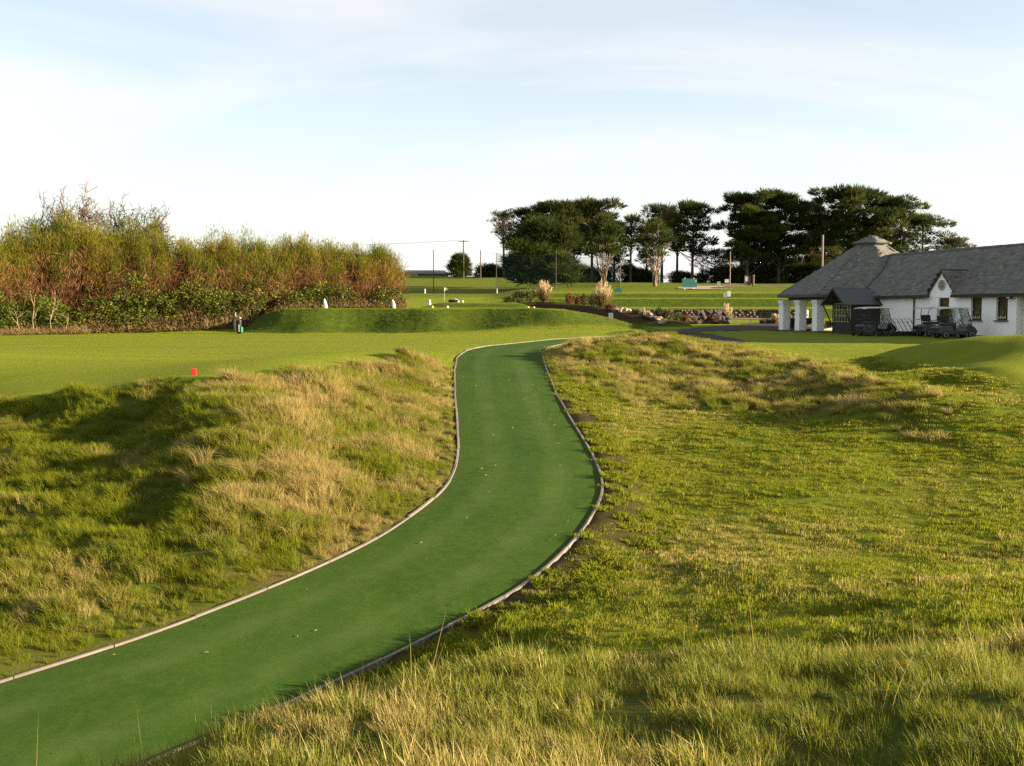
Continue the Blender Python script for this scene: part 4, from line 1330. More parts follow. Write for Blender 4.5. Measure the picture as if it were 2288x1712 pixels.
BEDR = leaf_mat('bed_leaves_russet', ((.08, .035, .018), (.16, .075, .03), (.26, .15, .07)), .3, vscale=3, pos_var=.5)
for i, (px, Y, y0, y1, hw, mat, lab) in enumerate([
        (1158, 99, 676, 646, 13, BEDP, 'silvery shrub at the left end of the planted ridge'), (1186, 99, 677, 644, 13, BEDP, 'pale variegated shrub left of the tall pampas'), (1137, 100, 674, 652, 10, BEDP, 'small silvery shrub furthest left on the planted ridge'),
        (1273, 97, 682, 656, 8, BEDR, 'russet upright plant on the planted ridge'), (1294, 96, 684, 664, 9, BEDR, 'low russet grasses right of the upright plant'), (1308, 94, 690, 664, 10, BEDP, 'dark spiky plant left of the large pampas'), (1328, 93, 694, 668, 11, BEDP, 'dark shrub under the large pampas'),
        (1474, 86, 716, 692, 9, BEDP, 'small green shrub behind the pale rocks'), (1494, 86, 722, 702, 13, BEDP, 'dark low shrub between the two rock beds'), (1516, 87, 724, 700, 11, BEDP, 'dark green shrub left of the brown rock pile'), (1532, 87, 712, 692, 6, BEDR, 'thin russet plant by the stone wall'), (1362, 90, 700, 688, 8, BEDR, 'reddish low plant at the foot of the large pampas'), (1595, 88, 708, 696, 5, BEDR, 'tiny tawny tuft on the brown rock pile')]):
    rs = np.random.default_rng(640 + i)
    g = G(px, Y)
    H = (y0 - y1) / FPX * Y
    Rx = hw / FPX * Y
    root = empty('bed_plant', g, 0, lab, 'plant', 'plants in the rock beds')
    limbs('stem', [(curve((0, 0, -.1), (rs.normal(0, Rx * .5), rs.normal(0, Rx * .5), H * .8), rs, 0, .05, 4), np.linspace(.03, .01, 4)) for _ in range(6)], BARK_D, root, 4)
    n = 420
    u = rs.normal(0, 1, (n, 3)); u /= np.linalg.norm(u, axis=1, keepdims=True)
    P = u * (rs.uniform(.1, 1, n) ** .5)[:, None] * (Rx, Rx, H * .42) + (0, 0, H * .5)
    foliage('leaves', P, u + (0, 0, .6), rs.uniform(.12, .3, n), rs.uniform(.04, .09, n), rs.normal(.45, .28, n), mat, root, rs)

# ------------------------------------------------------------------ clubhouse
RENDER_W = surface('white_render', (.87, .86, .84), (.80, .79, .77), 1.2, .85, .25, 45)
SLATE = None
m, t = new_mat('slate')
k = NT(t)
s = k.attr('shade').outputs['Fac']
ramp = k.n('ShaderNodeValToRGB', {0: s})
for i, (pos_, c_) in enumerate(((0, (.080, .080, .076)), (.45, (.140, .136, .125)), (.8, (.195, .182, .158)), (1, (.28, .25, .20)))):
    if i > 1: ramp.color_ramp.elements.new(pos_)
    ramp.color_ramp.elements[i].position = pos_
    ramp.color_ramp.elements[i].color = (*c_, 1)
c = k.mix(k.mr(k.noise(1.1, 5, .65, k.pos()), .45, .75, 0, .55), ramp.outputs[0], (.105, .105, .070))
bs = k.n('ShaderNodeBsdfPrincipled', {'Base Color': c, 'Roughness': .8, 'Specular IOR Level': .2})
bp = k.n('ShaderNodeBump', {'Strength': .35, 'Distance': .01, 'Height': k.noise(24, 5, .7, k.pos())})
t.links.new(bp.outputs[0], bs.inputs['Normal'])
k.out(bs.outputs[0])
SLATE = m
DARK_WOOD = surface('dark_wood', (.022, .018, .014), (.038, .030, .022), 3, .75, .3, 30, stretch=(1, 1, 4))
DARK_PAINT = surface('black_gutter', (.012, .013, .016), None, rough=.45)
FRAME = surface('window_frame_brown', (.030, .018, .012), (.045, .028, .018), 6, .5)
LEAD = surface('lead_flashing', (.20, .22, .25), (.15, .17, .19), 4, .55)
m, t = new_mat('window_glass')
k = NT(t)
c = k.mix(k.mr(k.noise(1.6, 3, .6, k.pos()), .35, .65), (.010, .012, .010), (.045, .045, .022))
bs = k.n('ShaderNodeBsdfPrincipled', {'Base Color': c, 'Roughness': .06, 'Specular IOR Level': .8})
bp = k.n('ShaderNodeBump', {'Strength': .08, 'Distance': .02, 'Height': k.noise(2.5, 2, .5, k.pos())})
t.links.new(bp.outputs[0], bs.inputs['Normal'])
k.out(bs.outputs[0])
GLASS = m

UX, UY = -.29, .957
P0 = (28.1, 58.6)
B_ANG = math.atan2(-UY, -UX)          # local +x runs to the right along the front, local +y into the building
bz = .02
club = empty('clubhouse', (P0[0], P0[1], bz), B_ANG, 'white rendered clubhouse with slate roof and octagonal open porch', 'building')
def bl(x, y): 
    v = Matrix.Rotation(B_ANG, 3, 'Z') @ Vector((x, y, 0))
    return (P0[0] + v.x, P0[1] + v.y)
EAVE, RIDGE, HALFW = 2.66, 5.5, 4.0
# front wall with window openings
holes = [(-1.56, -.66, 1.0, 2.32), (-3.60, -2.70, 1.0, 2.32), (-6.42, -5.47, 1.0, 2.32)]
def holed_wall(b, x0, x1, z0, z1, y, holes, depth):
    xs = sorted({x0, x1, *[h[0] for h in holes], *[h[1] for h in holes]})
    zs = sorted({z0, z1, *[h[2] for h in holes], *[h[3] for h in holes]})
    for i in range(len(xs) - 1):
        for j in range(len(zs) - 1):
            cx_, cz_ = (xs[i] + xs[i + 1]) / 2, (zs[j] + zs[j + 1]) / 2
            if any(h[0] < cx_ < h[1] and h[2] < cz_ < h[3] for h in holes): continue
            b.add([(xs[i], y, zs[j]), (xs[i + 1], y, zs[j]), (xs[i + 1], y, zs[j + 1]), (xs[i], y, zs[j + 1])], [(0, 1, 2, 3)])
    for (a, c_, d, e) in holes:
        b.add([(a, y, d), (c_, y, d), (c_, y, e), (a, y, e), (a, y + depth, d), (c_, y + depth, d), (c_, y + depth, e), (a, y + depth, e)],
              [(0, 4, 5, 1), (1, 5, 6, 2), (2, 6, 7, 3), (3, 7, 4, 0)])
b = MB()
holed_wall(b, -14.6, 0, 0, 2.58, 0, holes, .22)
b.add([(0, 0, 0), (0, .5, 0), (0, .5, 2.58), (0, 0, 2.58)], [(0, 1, 2, 3)])
b.add([(0, .5, 0), (11, .5, 0), (11, .5, 2.58), (0, .5, 2.58)], [(0, 1, 2, 3)])
b.add([(11, .5, 0), (11, 8, 0), (11, 8, 2.58), (11, 4, 5.2), (11, .5, 2.58)], [(0, 1, 2, 3, 4)])
b.add([(11, 8, 0), (-14.6, 8, 0), (-14.6, 8, 2.58), (11, 8, 2.58)], [(0, 1, 2, 3)])
b.add([(-14.6, 8, 0), (-14.6, 0, 0), (-14.6, 0, 2.58), (-14.6, 8, 2.58)], [(0, 1, 2, 3)])
b.build('wall', RENDER_W, club)
# plinth line
MB().box(-14.5, -.01, -.025, -.001, 0, .12).build('plinth', surface('plinth_paint', (.28, .28, .28), (.2, .2, .2), 3, .9), club)
# roof body and slates
sl = math.hypot(HALFW + .35, RIDGE - EAVE + .2)
slope_dir = np.array([0, (HALFW + .35) / sl, (RIDGE - EAVE + .2) / sl])   # up the front slope
slope_nrm = np.array([0, -slope_dir[2], slope_dir[1]])
ez = EAVE - .1
D_C, D_H, D_AP = -6.1, 1.10, 3.98                        # little gable: centre, half width, apex height
tan_s = slope_dir[2] / slope_dir[1]
def roof_piece(x0, x1, y0):
    z0 = ez - .10 + (y0 + .35) * tan_s
    zr = ez - .10 + 4.35 * tan_s
    th = .14
    return MB().add([(x0, y0, z0), (x1, y0, z0), (x1, 4, zr), (x0, 4, zr), (x1, 8.35, ez - .10), (x0, 8.35, ez - .10),
       (x0, y0, z0 - th), (x1, y0, z0 - th), (x1, 4, zr - th - .03), (x0, 4, zr - th - .03), (x1, 8.35, ez - .24), (x0, 8.35, ez - .24)],
      [(0, 1, 2, 3), (3, 2, 4, 5), (7, 6, 9, 8), (8, 9, 11, 10), (0, 6, 7, 1), (5, 4, 10, 11), (1, 7, 8, 2), (2, 8, 10, 4), (3, 9, 6, 0), (5, 11, 9, 3)])
b = roof_piece(-16.95, D_C - D_H - .02, -.35)
for q in (roof_piece(D_C + D_H + .02, 11.3, -.35), roof_piece(D_C - D_H - .02, D_C + D_H + .02, .06)): b.add(q.v, q.f)
roof = b.build('roof', SLATE, club)
def slates(name, origin, ex, eu, n, width, height, inside_fn, parent, rs, sw=.30, gauge=.21, x_start=0.0):
    """overlapping slates on a plane: ex along the eave, eu up the slope, n outward"""
    V, F, S = [], [], []
    rows = int(height / gauge) + 1
    for r_ in range(rows):
        u0 = r_ * gauge
        x = x_start - (sw / 2 if r_ % 2 else 0) - rs.uniform(0, .05)
        while x < width:
            w = sw * rs.uniform(.8, 1.2)
            cx_, cu_ = x + w / 2, u0 + gauge / 2
            if inside_fn(cx_, cu_):
                l_ = gauge * 1.25
                th = rs.uniform(.014, .026)
                j = rs.uniform(-.012, .012)
                lift = rs.uniform(0, .006)
                cs = [(x + .004, u0 + j, th + .012 + lift), (x + w - .004, u0 + j + rs.uniform(-.008, .008), th + .012 + lift), (x + w - .004, u0 + l_, .008), (x + .004, u0 + l_, .008),
                      (x + .004, u0 + j, -.004), (x + w - .004, u0 + j, -.004)]
                n0 = len(V)
                V += [origin + ex * a + eu * b_ + n * c_ for a, b_, c_ in cs]
                F.append((n0, n0 + 1, n0 + 2, n0 + 3)); F.append((n0 + 4, n0 + 5, n0 + 1, n0))
                S += [np.clip(rs.normal(.4, .16), 0, 1)] * 6
            x += w
    me = mesh_np(name, np.array(V), [np.array(F)])
    fattr(me, 'shade', S)
    o = link(name, me, SLATE, parent)
    tag(o, kind='stuff')
    return o
rs = np.random.default_rng(900)
def main_inside(x, u):
    X_ = x - 16.95
    z_ = ez + u * slope_dir[2]
    y_ = -.35 + u * slope_dir[1]
    if u > sl - .05: return False
    # leave the little gable's own roof free
    if z_ < D_AP and abs(X_ - D_C) < (D_AP - z_) * D_H / (D_AP - EAVE) - .02: return False
    # octagon roof takes over at its valley
    return octa_z(X_, y_) < z_ + .04
OC = np.array([-18.8, 4.0])
OR, OZ0, OZ1, OR1 = 6.75, 2.66, 6.22, 1.25
def octa_z(x, y):
    dx, dy = x - OC[0], y - OC[1]
    ap = max(abs(dx), abs(dy), (abs(dx) + abs(dy)) / math.sqrt(2))
    a0, a1 = OR * math.cos(math.pi / 8), OR1 * math.cos(math.pi / 8)
    return OZ0 + (a0 - ap) / (a0 - a1) * (OZ1 - OZ0) if ap < a0 else -9
slates('slate_slope', np.array([-16.95, -.35, ez - .09]), np.array([1., 0, 0]), slope_dir, slope_nrm, 28.25, sl, main_inside, roof, rs)
# ridge tiles, one by one
b = MB()
b.add([(0, -.16, -.07), (.44, -.16, -.07), (.44, 0, .05), (0, 0, .05), (.44, .16, -.07), (0, .16, -.07), (0, -.16, -.10), (.44, -.16, -.10), (.44, .16, -.10), (0, .16, -.10)],
      [(0, 1, 2, 3), (3, 2, 4, 5), (6, 7, 1, 0), (5, 4, 8, 9), (0, 3, 5, 9, 6), (1, 7, 8, 4, 2)])
rt0 = None
x = -16.5
while x < 11:
    if rt0 is None:
        rt0 = b.build('ridge_tile', surface('ridge_clay', (.085, .078, .068), (.06, .06, .055), 5, .8), roof)
        o = rt0
    else:
        o = rt0.copy(); C.objects.link(o); o.parent = roof
    o.location = (x, 4, RIDGE + .06 + rs.uniform(-.008, .008))
    x += .45
# rafter feet under the eave
rf0 = None
for i in range(46):
    x = -12.0 + i * .46
    if abs(x - D_C) < D_H + .1: continue
    yb = 0 if x < 0 else .5
    if rf0 is None:
        rf0 = MB().box(-.05, .05, -.30, -.005, 2.38, 2.50).build('rafter_end', DARK_WOOD, roof); o = rf0
    else:
        o = rf0.copy(); C.objects.link(o); o.parent = roof
    o.location = (x, yb, 0)
# gutterboard
MB().box(-12.2, D_C - D_H - .12, -.385, -.352, 2.36, 2.52).build('fascia', DARK_WOOD, roof)
MB().box(D_C + D_H + .12, 11.2, -.385, -.352, 2.36, 2.52).build('fascia', DARK_WOOD, roof)
# little gable over the middle window
b = MB()
b.add([(D_C - D_H, -.03, EAVE - .3), (D_C + D_H, -.03, EAVE - .3), (D_C + D_H, -.03, EAVE), (D_C, -.03, D_AP - .06), (D_C - D_H, -.03, EAVE)], [(0, 1, 2, 3, 4)])
gab = b.build('gable', RENDER_W, club)
back = (D_AP - ez) / slope_dir[2] * slope_dir[1] - .35
for sg in (-1, 1):
    ex_, ez_ = D_C + sg * (D_H + .14), EAVE - .06
    yb_ = max((ez_ - ez) / slope_dir[2] * slope_dir[1] - .35, 0)
    A = np.array([(ex_, -.13, ez_), (D_C, -.13, D_AP + .04), (D_C, back + .2, D_AP + .04), (ex_, yb_ + .1, ez_)])
    nn = np.cross(A[1] - A[0], A[2] - A[0]); nn = nn / np.linalg.norm(nn) * (1 if np.cross(A[1] - A[0], A[2] - A[0])[2] > 0 else -1)
    vs = [tuple(q) for q in A] + [tuple(q - nn * .07) for q in A]
    o = MB().add(vs, [(0, 1, 2, 3), (7, 6, 5, 4), (0, 4, 5, 1), (1, 5, 6, 2), (2, 6, 7, 3), (3, 7, 4, 0)]).build('gable_roof', SLATE, club)
    e1 = np.array([0., 1, 0]); up_ = (A[1] - A[0]); Lu = np.linalg.norm(up_); up_ /= Lu
    def gin(x_, u_, Lu=Lu, yb_=yb_): 
        return u_ < Lu - .02 and x_ < (yb_ + .4) + (back + .5 - yb_) * (u_ / Lu)
    slates('slate_slope', A[0] + nn * .004, e1, up_, nn, back + .7, Lu, gin, o, rs, .26, .2)
    MB().prism([(D_C, D_AP + .02), (ex_, ez_ - .02), (ex_, ez_ - .10), (D_C, D_AP - .09)], -.165, -.132).build('bargeboard', DARK_WOOD, club)
MB().box(D_C - .07, D_C + .07, -.15, back + .1, D_AP + .045, D_AP + .10).build('gable_ridge', surface('ridge_lead', (.07, .07, .065), (.05, .05, .05), 5, .8), club)
# round crest on the gable
CREST = surface('crest_stone', (.66, .62, .54), (.56, .52, .44), 8, .9, .4, 40)
CREST_D = surface('crest_relief', (.38, .34, .27), (.32, .28, .22), 8, .9)
b = MB(); b.lathe([(.0, -.02), (.31, -.02), (.33, -.005), (.33, .028)], 'y', 36)
cr = b.build('crest', CREST, club); cr.location = (D_C, -.06, 3.10)
for rr in (.27, .18):
    b = MB()
    ring = [(rr, -.022), (rr + .022, -.034), (rr + .044, -.022)]
    b.lathe(ring, 'y', 36); o = b.build('ring', CREST_D, cr)
b = MB(); b.prism([(-.075, .09), (.075, .09), (.075, -.02), (0, -.11), (-.075, -.02)], -.05, -.021); b.build('shield', CREST_D, cr)
b = MB()
for q in range(12):
    a = 2 * math.pi * q / 12
    b.box(-.012 + .245 * math.cos(a), .012 + .245 * math.cos(a), -.032, -.021, -.02 + .245 * math.sin(a), .02 + .245 * math.sin(a))
b.build('lettering', CREST_D, cr)
# windows
SILL = surface('slate_sill', (.11, .11, .12), (.08, .08, .085), 6, .7)
LIT = surface('window_things', (.55, .50, .42), (.40, .35, .28), 9, .8)
for wi, (a, c_, d, e) in enumerate(holes):
    w = empty('window', (0, 0, 0)); w.parent = club
    fb = MB()
    y0, y1 = .13, .19
    fb.box(a, a + .07, y0, y1, d, e); fb.box(c_ - .07, c_, y0, y1, d, e); fb.box(a + .07, c_ - .07, y0, y1, d, d + .08); fb.box(a + .07, c_ - .07, y0, y1, e - .07, e)
    zm = d + (e - d) * .44
    fb.box(a + .07, c_ - .07, y0 - .012, y1, zm - .035, zm + .035)
    fb.build('frame', FRAME, w)
    MB().box(a + .07, c_ - .07, .155, .165, d + .08, zm - .035).build('pane', GLASS, w)
    MB().box(a + .07, c_ - .07, .160, .170, zm + .035, e - .07).build('pane', GLASS, w)
    MB().box(a - .08, c_ + .08, -.10, .125, d - .07, d).build('sill', SILL, w)
    b = MB()
    for q in range(4):
        xx = a + .14 + q * .16
        b.lathe([(.035, d + .08), (.05, d + .12), (.03, d + .19 + .04 * (q % 2)), (.012, d + .22 + .04 * (q % 2))], 'z', 8, (xx, .10, 0))
    b.build('ornaments', LIT, w)
# downpipes
for x, y in ((-8.64, -.07), (.22, .43)):
    b = MB()
    b.tube([(x, y, .05), (x, y, 2.25), (x - .05, y - .22, 2.42)], .045, 8)
    for z_ in (.4, 1.4, 2.1): b.tube([(x, y, z_ - .03), (x, y, z_ + .03)], .062, 8)
    b.build('downpipe', DARK_PAINT, club)
# floodlight
fl = empty('floodlight', (0, 0, 0)); fl.parent = club
MB().box(-.42, -.36, -.16, -.002, 2.30, 2.36).build('bracket', DARK_PAINT, fl)
MB().add([(-.52, -.30, 2.22), (-.18, -.30, 2.22), (-.18, -.16, 2.20), (-.52, -.16, 2.20), (-.50, -.30, 2.38), (-.20, -.30, 2.38), (-.20, -.17, 2.36), (-.50, -.17, 2.36)],
         [(0, 3, 2, 1), (4, 5, 6, 7), (0, 1, 5, 4), (1, 2, 6, 5), (2, 3, 7, 6), (3, 0, 4, 7)]).build('lamp_housing', DARK_PAINT, fl)
MB().box(-.48, -.22, -.308, -.302, 2.25, 2.35).build('lamp_glass', surface('lamp_glass', (.5, .5, .48), None, rough=.2), fl)

# octagonal porch roof
def ocorner(r, k_): 
    a = math.pi / 8 + k_ * math.pi / 4
    return np.array([OC[0] + r * math.cos(a), OC[1] + r * math.sin(a)])
b = MB()
vs = []
for r_, z_ in ((OR, OZ0 - .02), (OR1, OZ1 - .02), (OR, OZ0 - .16), (OR - .4, OZ0 - .16)):
    for q in range(8):
        c2 = ocorner(r_, q); vs.append((c2[0], c2[1], z_))
fs = []
for q in range(8):
    n_ = (q + 1) % 8
    fs += [(q, n_, 8 + n_, 8 + q), (16 + q, 16 + n_, n_, q), (24 + q, 24 + n_, 16 + n_, 16 + q)]
fs.append(tuple(range(8, 16))); fs.append(tuple(range(31, 23, -1)))
oroof = MB().add(vs, fs).build('octagon_roof', SLATE, club)
for q in range(8):
    A, B2 = ocorner(OR, q), ocorner(OR, q + 1)
    A1 = ocorner(OR1, q); B1 = ocorner(OR1, q + 1)
    A3, B3 = np.array([*A, OZ0]), np.array([*B2, OZ0])
    e1 = B3 - A3; W_ = np.linalg.norm(e1); e1 /= W_
    m0, m1 = (A3 + B3) / 2, np.array([*((A1 + B1) / 2), OZ1])
    up_ = m1 - m0; Lu = np.linalg.norm(up_); up_ /= Lu
    nn = np.cross(e1, up_)
    if nn[2] < 0: nn = -nn
    w1 = np.linalg.norm(B1 - A1)
    def oin(x_, u_, W_=W_, Lu=Lu, w1=w1, A3=A3, e1=e1, up_=up_):
        if u_ > Lu: return False
        half = W_ / 2 + (w1 / 2 - W_ / 2) * u_ / Lu
        if abs(x_ - W_ / 2) > half + .03: return False
        p_ = A3 + e1 * x_ + up_ * u_
        # stop at the valley with the main roof
        if p_[0] > -16.9 and -.35 < p_[1] < 8.35:
            zz = ez + (min(p_[1], 8 - p_[1]) + .35) / slope_dir[1] * slope_dir[2]
            if zz > p_[2] + .06: return False
        return True
    slates('slate_slope', A3 + nn * .003, e1, up_, nn, W_, Lu, oin, oroof, rs)
    # hip cap
    MB().tube([(*A, OZ0 + .0), (*A1, OZ1 + .0)], .045, 6).build('hip_cap', LEAD if False else SLATE, oroof)
# dark valley gutters where the two roofs meet
for sgn in (1,):
    vp = []
    for yy in np.linspace(-.33, 3.95, 14):
        zz = ez - .06 + (yy + .35) * tan_s
        xs_ = np.linspace(-17.2, -12.0, 400)
        dz_ = np.array([octa_z(x_, yy) for x_ in xs_]) - zz
        j_ = int(np.argmin(np.abs(dz_)))
        vp.append((xs_[j_], yy - .02, zz + .015))
    MB().tube(vp, .055, 6).build('valley', DARK_PAINT, oroof)
# lantern
lan = empty('lantern', (0, 0, 0)); lan.parent = club
vs = []
for r_, z_ in ((1.30, OZ1 - .08), (1.18, OZ1 + .02), (1.14, OZ1 + .22)):
    for q in range(8): c2 = ocorner(r_, q); vs.append((c2[0], c2[1], z_))
MB().add(vs, [(i * 8 + q, i * 8 + (q + 1) % 8, (i + 1) * 8 + (q + 1) % 8, (i + 1) * 8 + q) for i in range(2) for q in range(8)]).build('lantern_base', LEAD, lan)
vs = []
for r_, z_ in ((1.42, OZ1 + .18), (1.45, OZ1 + .24), (.10, OZ1 + .84)):
    for q in range(8): c2 = ocorner(r_, q); vs.append((c2[0], c2[1], z_))
lr = MB().add(vs, [(i * 8 + q, i * 8 + (q + 1) % 8, (i + 1) * 8 + (q + 1) % 8, (i + 1) * 8 + q) for i in range(2) for q in range(8)] + [tuple(range(7, -1, -1)), tuple(range(16, 24))]).build('lantern_roof', SLATE, lan)
for q in range(8):
    A, B2, A1, B1 = ocorner(1.45, q), ocorner(1.45, q + 1), ocorner(.1, q), ocorner(.1, q + 1)
    A3, B3 = np.array([*A, OZ1 + .24]), np.array([*B2, OZ1 + .24])
    e1 = B3 - A3; W_ = np.linalg.norm(e1); e1 /= W_
    m0, m1 = (A3 + B3) / 2, np.array([*((A1 + B1) / 2), OZ1 + .84]); up_ = m1 - m0; Lu = np.linalg.norm(up_); up_ /= Lu
    nn = np.cross(e1, up_); nn = nn if nn[2] > 0 else -nn
    slates('slate_slope', A3 + nn * .003, e1, up_, nn, W_, Lu, lambda x_, u_, W_=W_, Lu=Lu: u_ < Lu and abs(x_ - W_ / 2) < W_ / 2 * (1 - .93 * u_ / Lu) + .02, lr, rs, .24, .19)
# porch beam and ceiling
b = MB()
for q in range(8):
    A, B2, A1, B1 = ocorner(5.95, q), ocorner(5.95, q + 1), ocorner(5.65, q), ocorner(5.65, q + 1)
    b.add([(*A, 2.30), (*B2, 2.30), (*B2, 2.49), (*A, 2.49), (*A1, 2.30), (*B1, 2.30), (*B1, 2.49), (*A1, 2.49)], [(0, 1, 2, 3), (5, 4, 7, 6), (0, 4, 5, 1)])
b.build('porch_beam', surface('porch_beam', (.16, .11, .075), (.11, .075, .05), 3, .8), club)
# white porch pillars with flared caps: three in front, the rest round the far side
def pillar_mesh():
    b = MB()
    prof = [(.30, .0), (.30, 1.90), (.31, 1.96), (.36, 2.10), (.37, 2.20), (.37, 2.30)]
    vs, fs = [], []
    for w_, z_ in prof: vs += [(-w_, -w_, z_), (w_, -w_, z_), (w_, w_, z_), (-w_, w_, z_)]
    for i in range(len(prof) - 1):
        for q in range(4): fs.append((i * 4 + q, i * 4 + (q + 1) % 4, (i + 1) * 4 + (q + 1) % 4, (i + 1) * 4 + q))
    fs += [(3, 2, 1, 0), tuple(range(len(vs) - 4, len(vs)))]
    return b.add(vs, fs)
PIL = surface('pillar_paint', (.84, .84, .84), (.76, .76, .77), 2.5, .8, .3, 30)
PLB = surface('pillar_base', (.10, .10, .105), (.07, .07, .075), 4, .9)
y_f = OC[1] - 5.5
pil0 = None
for (x_, y_) in [(OC[0] - 2.75, y_f), (OC[0] - .56, y_f), (OC[0] + 1.69, y_f)]:
    if pil0 is None: pil0 = pillar_mesh().build('pillar', PIL, club, bevel=.012); o = pil0
    else:
        o = pil0.copy(); C.objects.link(o); o.parent = club
    o.location = (x_, y_, 0)
    MB().box(-.315, .315, -.315, .315, 0, .10).build('pillar_foot', PLB, o)
# inner wall of the porch, right of the pillars
MB().box(OC[0] + 2.6, OC[0] + 4.2, y_f + 1.5, y_f + 1.8, 0, 2.29).build('porch_wall', RENDER_W, club)

# ------------------------------------------------------------------ dark timber shed against the front wall
shed = empty('timber_shed', (*bl(-13.2, -.05), bz), B_ANG, 'dark boarded shed with overhanging gabled roof beside the porch pillars', 'shed')
BOARD = surface('shed_board', (.020, .018, .015), (.036, .031, .025), 4, .8, .4, 40, stretch=(1, 1, 5))
FELT = surface('shed_felt', (.050, .060, .058), (.070, .080, .076), 3, .85, .5, 60)
LATT = surface('lattice_white', (.42, .40, .34), (.32, .30, .25), 8, .8)
SW, SD, SE, SR = 1.1, 2.15, 2.12, 3.05     # half width, depth, eave, ridge
# boards: each its own piece; sides then front
brd_s = MB().box(-.012, .012, -SD, 0, 0, .148).add([], []); 
b0 = None
for sg in (-1, 1):
    for i in range(14):
        if b0 is None: b0 = brd_s.build('board', BOARD, shed); o = b0
        else: o = b0.copy(); C.objects.link(o); o.parent = shed
        o.location = (sg * SW, 0, i * .152); o.rotation_euler = (0, R(-4) * sg * -1, 0)
f0 = None
for i in range(5):
    if f0 is None: f0 = MB().box(-SW + .02, SW - .02, -SD - .012, -SD + .012, 0, .148).build('board', BOARD, shed); o = f0
    else: o = f0.copy(); C.objects.link(o); o.parent = shed
    o.location = (0, 0, i * .152)
# stanchions and gable triangle
MB().box(-SW, -SW + .1, -SD - .03, -SD + .07, .0, SE).build('corner_post', BOARD, shed)
MB().box(SW - .1, SW, -SD - .03, -SD + .07, .0, SE).build('corner_post', BOARD, shed)
MB().prism([(-SW, SE - .1), (SW, SE - .1), (SW, SE + .02), (0, SR - .08), (-SW, SE + .02)], -SD - .01, -SD + .02).build('gable_panel', BOARD, shed)
# lattice window
lat = empty('window', (0, 0, 0)); lat.parent = shed
MB().box(-SW + .1, SW - .1, -SD + .02, -SD + .03, .76, SE - .1).build('pane', GLASS, lat)
b = MB()
for i in range(7):
    x_ = -.95 + i * 1.9 / 6
    b.box(x_ - .018, x_ + .018, -SD - .02, -SD + .0, .78, SE - .1)
b.build('mullion', LATT, lat)
b = MB()
for i in range(4):
    z_ = .80 + i * .40
    b.box(-.97, .97, -SD - .028, -SD - .022, z_ - .016, z_ + .016)
b.build('transom', LATT, lat)
# overhanging roof in felt courses
for sg in (-1, 1):
    n_ = 6
    for i in range(n_):
        a, c_ = i / n_, (i + 1) / n_ + .02
        xa, za = sg * (SW + .22) * (1 - a), SE - .17 + (SR - SE + .17) * a
        xb, zb = sg * (SW + .22) * (1 - c_), SE - .17 + (SR - SE + .17) * c_
        MB().add([(xa, -SD - .78, za + .02), (xa, .02, za + .02), (xb, .02, zb), (xb, -SD - .78, zb), (xa, -SD - .78, za - .03), (xa, .02, za - .03), (xb, .02, zb - .05), (xb, -SD - .78, zb - .05)],
                 [(0, 1, 2, 3), (7, 6, 5, 4), (0, 4, 5, 1), (1, 5, 6, 2), (2, 6, 7, 3), (3, 7, 4, 0)]).build('roof_board', FELT, shed)
    MB().prism([(0, SR + .02), (sg * (SW + .26), SE - .17), (sg * (SW + .26), SE - .31), (0, SR - .14)], -SD - .815, -SD - .785).build('bargeboard', BOARD, shed)
    # raking brace from wall foot to eave
    MB().tube([(sg * SW, -SD - .02, .55), (sg * (SW + .05), -SD - .74, SE - .2)], .045, 5).build('brace', BOARD, shed)

# ------------------------------------------------------------------ golf carts
CART_G = surface('cart_green_paint', (.010, .030, .024), None, rough=.3, spec=.5)
CART_B = surface('cart_grey_skirt', (.060, .066, .072), (.045, .05, .055), 4, .7)
BLACKP = surface('black_plastic', (.014, .014, .015), None, rough=.5)
RUBBER = surface('rubber', (.016, .016, .016), None, rough=.85)
WHITEM = surface('white_wheel', (.62, .62, .60), None, rough=.35)
CANOPY = surface('canopy_cream', (.46, .44, .37), (.38, .36, .30), 2, .5)
STEELD = surface('dark_steel', (.025, .026, .028), None, rough=.4, metal=.3)
SEATM = surface('seat_vinyl', (.020, .018, .018), (.03, .027, .025), 5, .5)
m, t = new_mat('windscreen')
k = NT(t)
gl = k.n('ShaderNodeBsdfGlossy', {'Color': (1, 1, 1, 1), 'Roughness': .05})
tr = k.n('ShaderNodeBsdfTransparent', {'Color': (.72, .76, .74, 1)})
k.out(k.n('ShaderNodeMixShader', {0: .12, 1: tr.outputs[0], 2: gl.outputs[0]}).outputs[0])
SCREEN = m
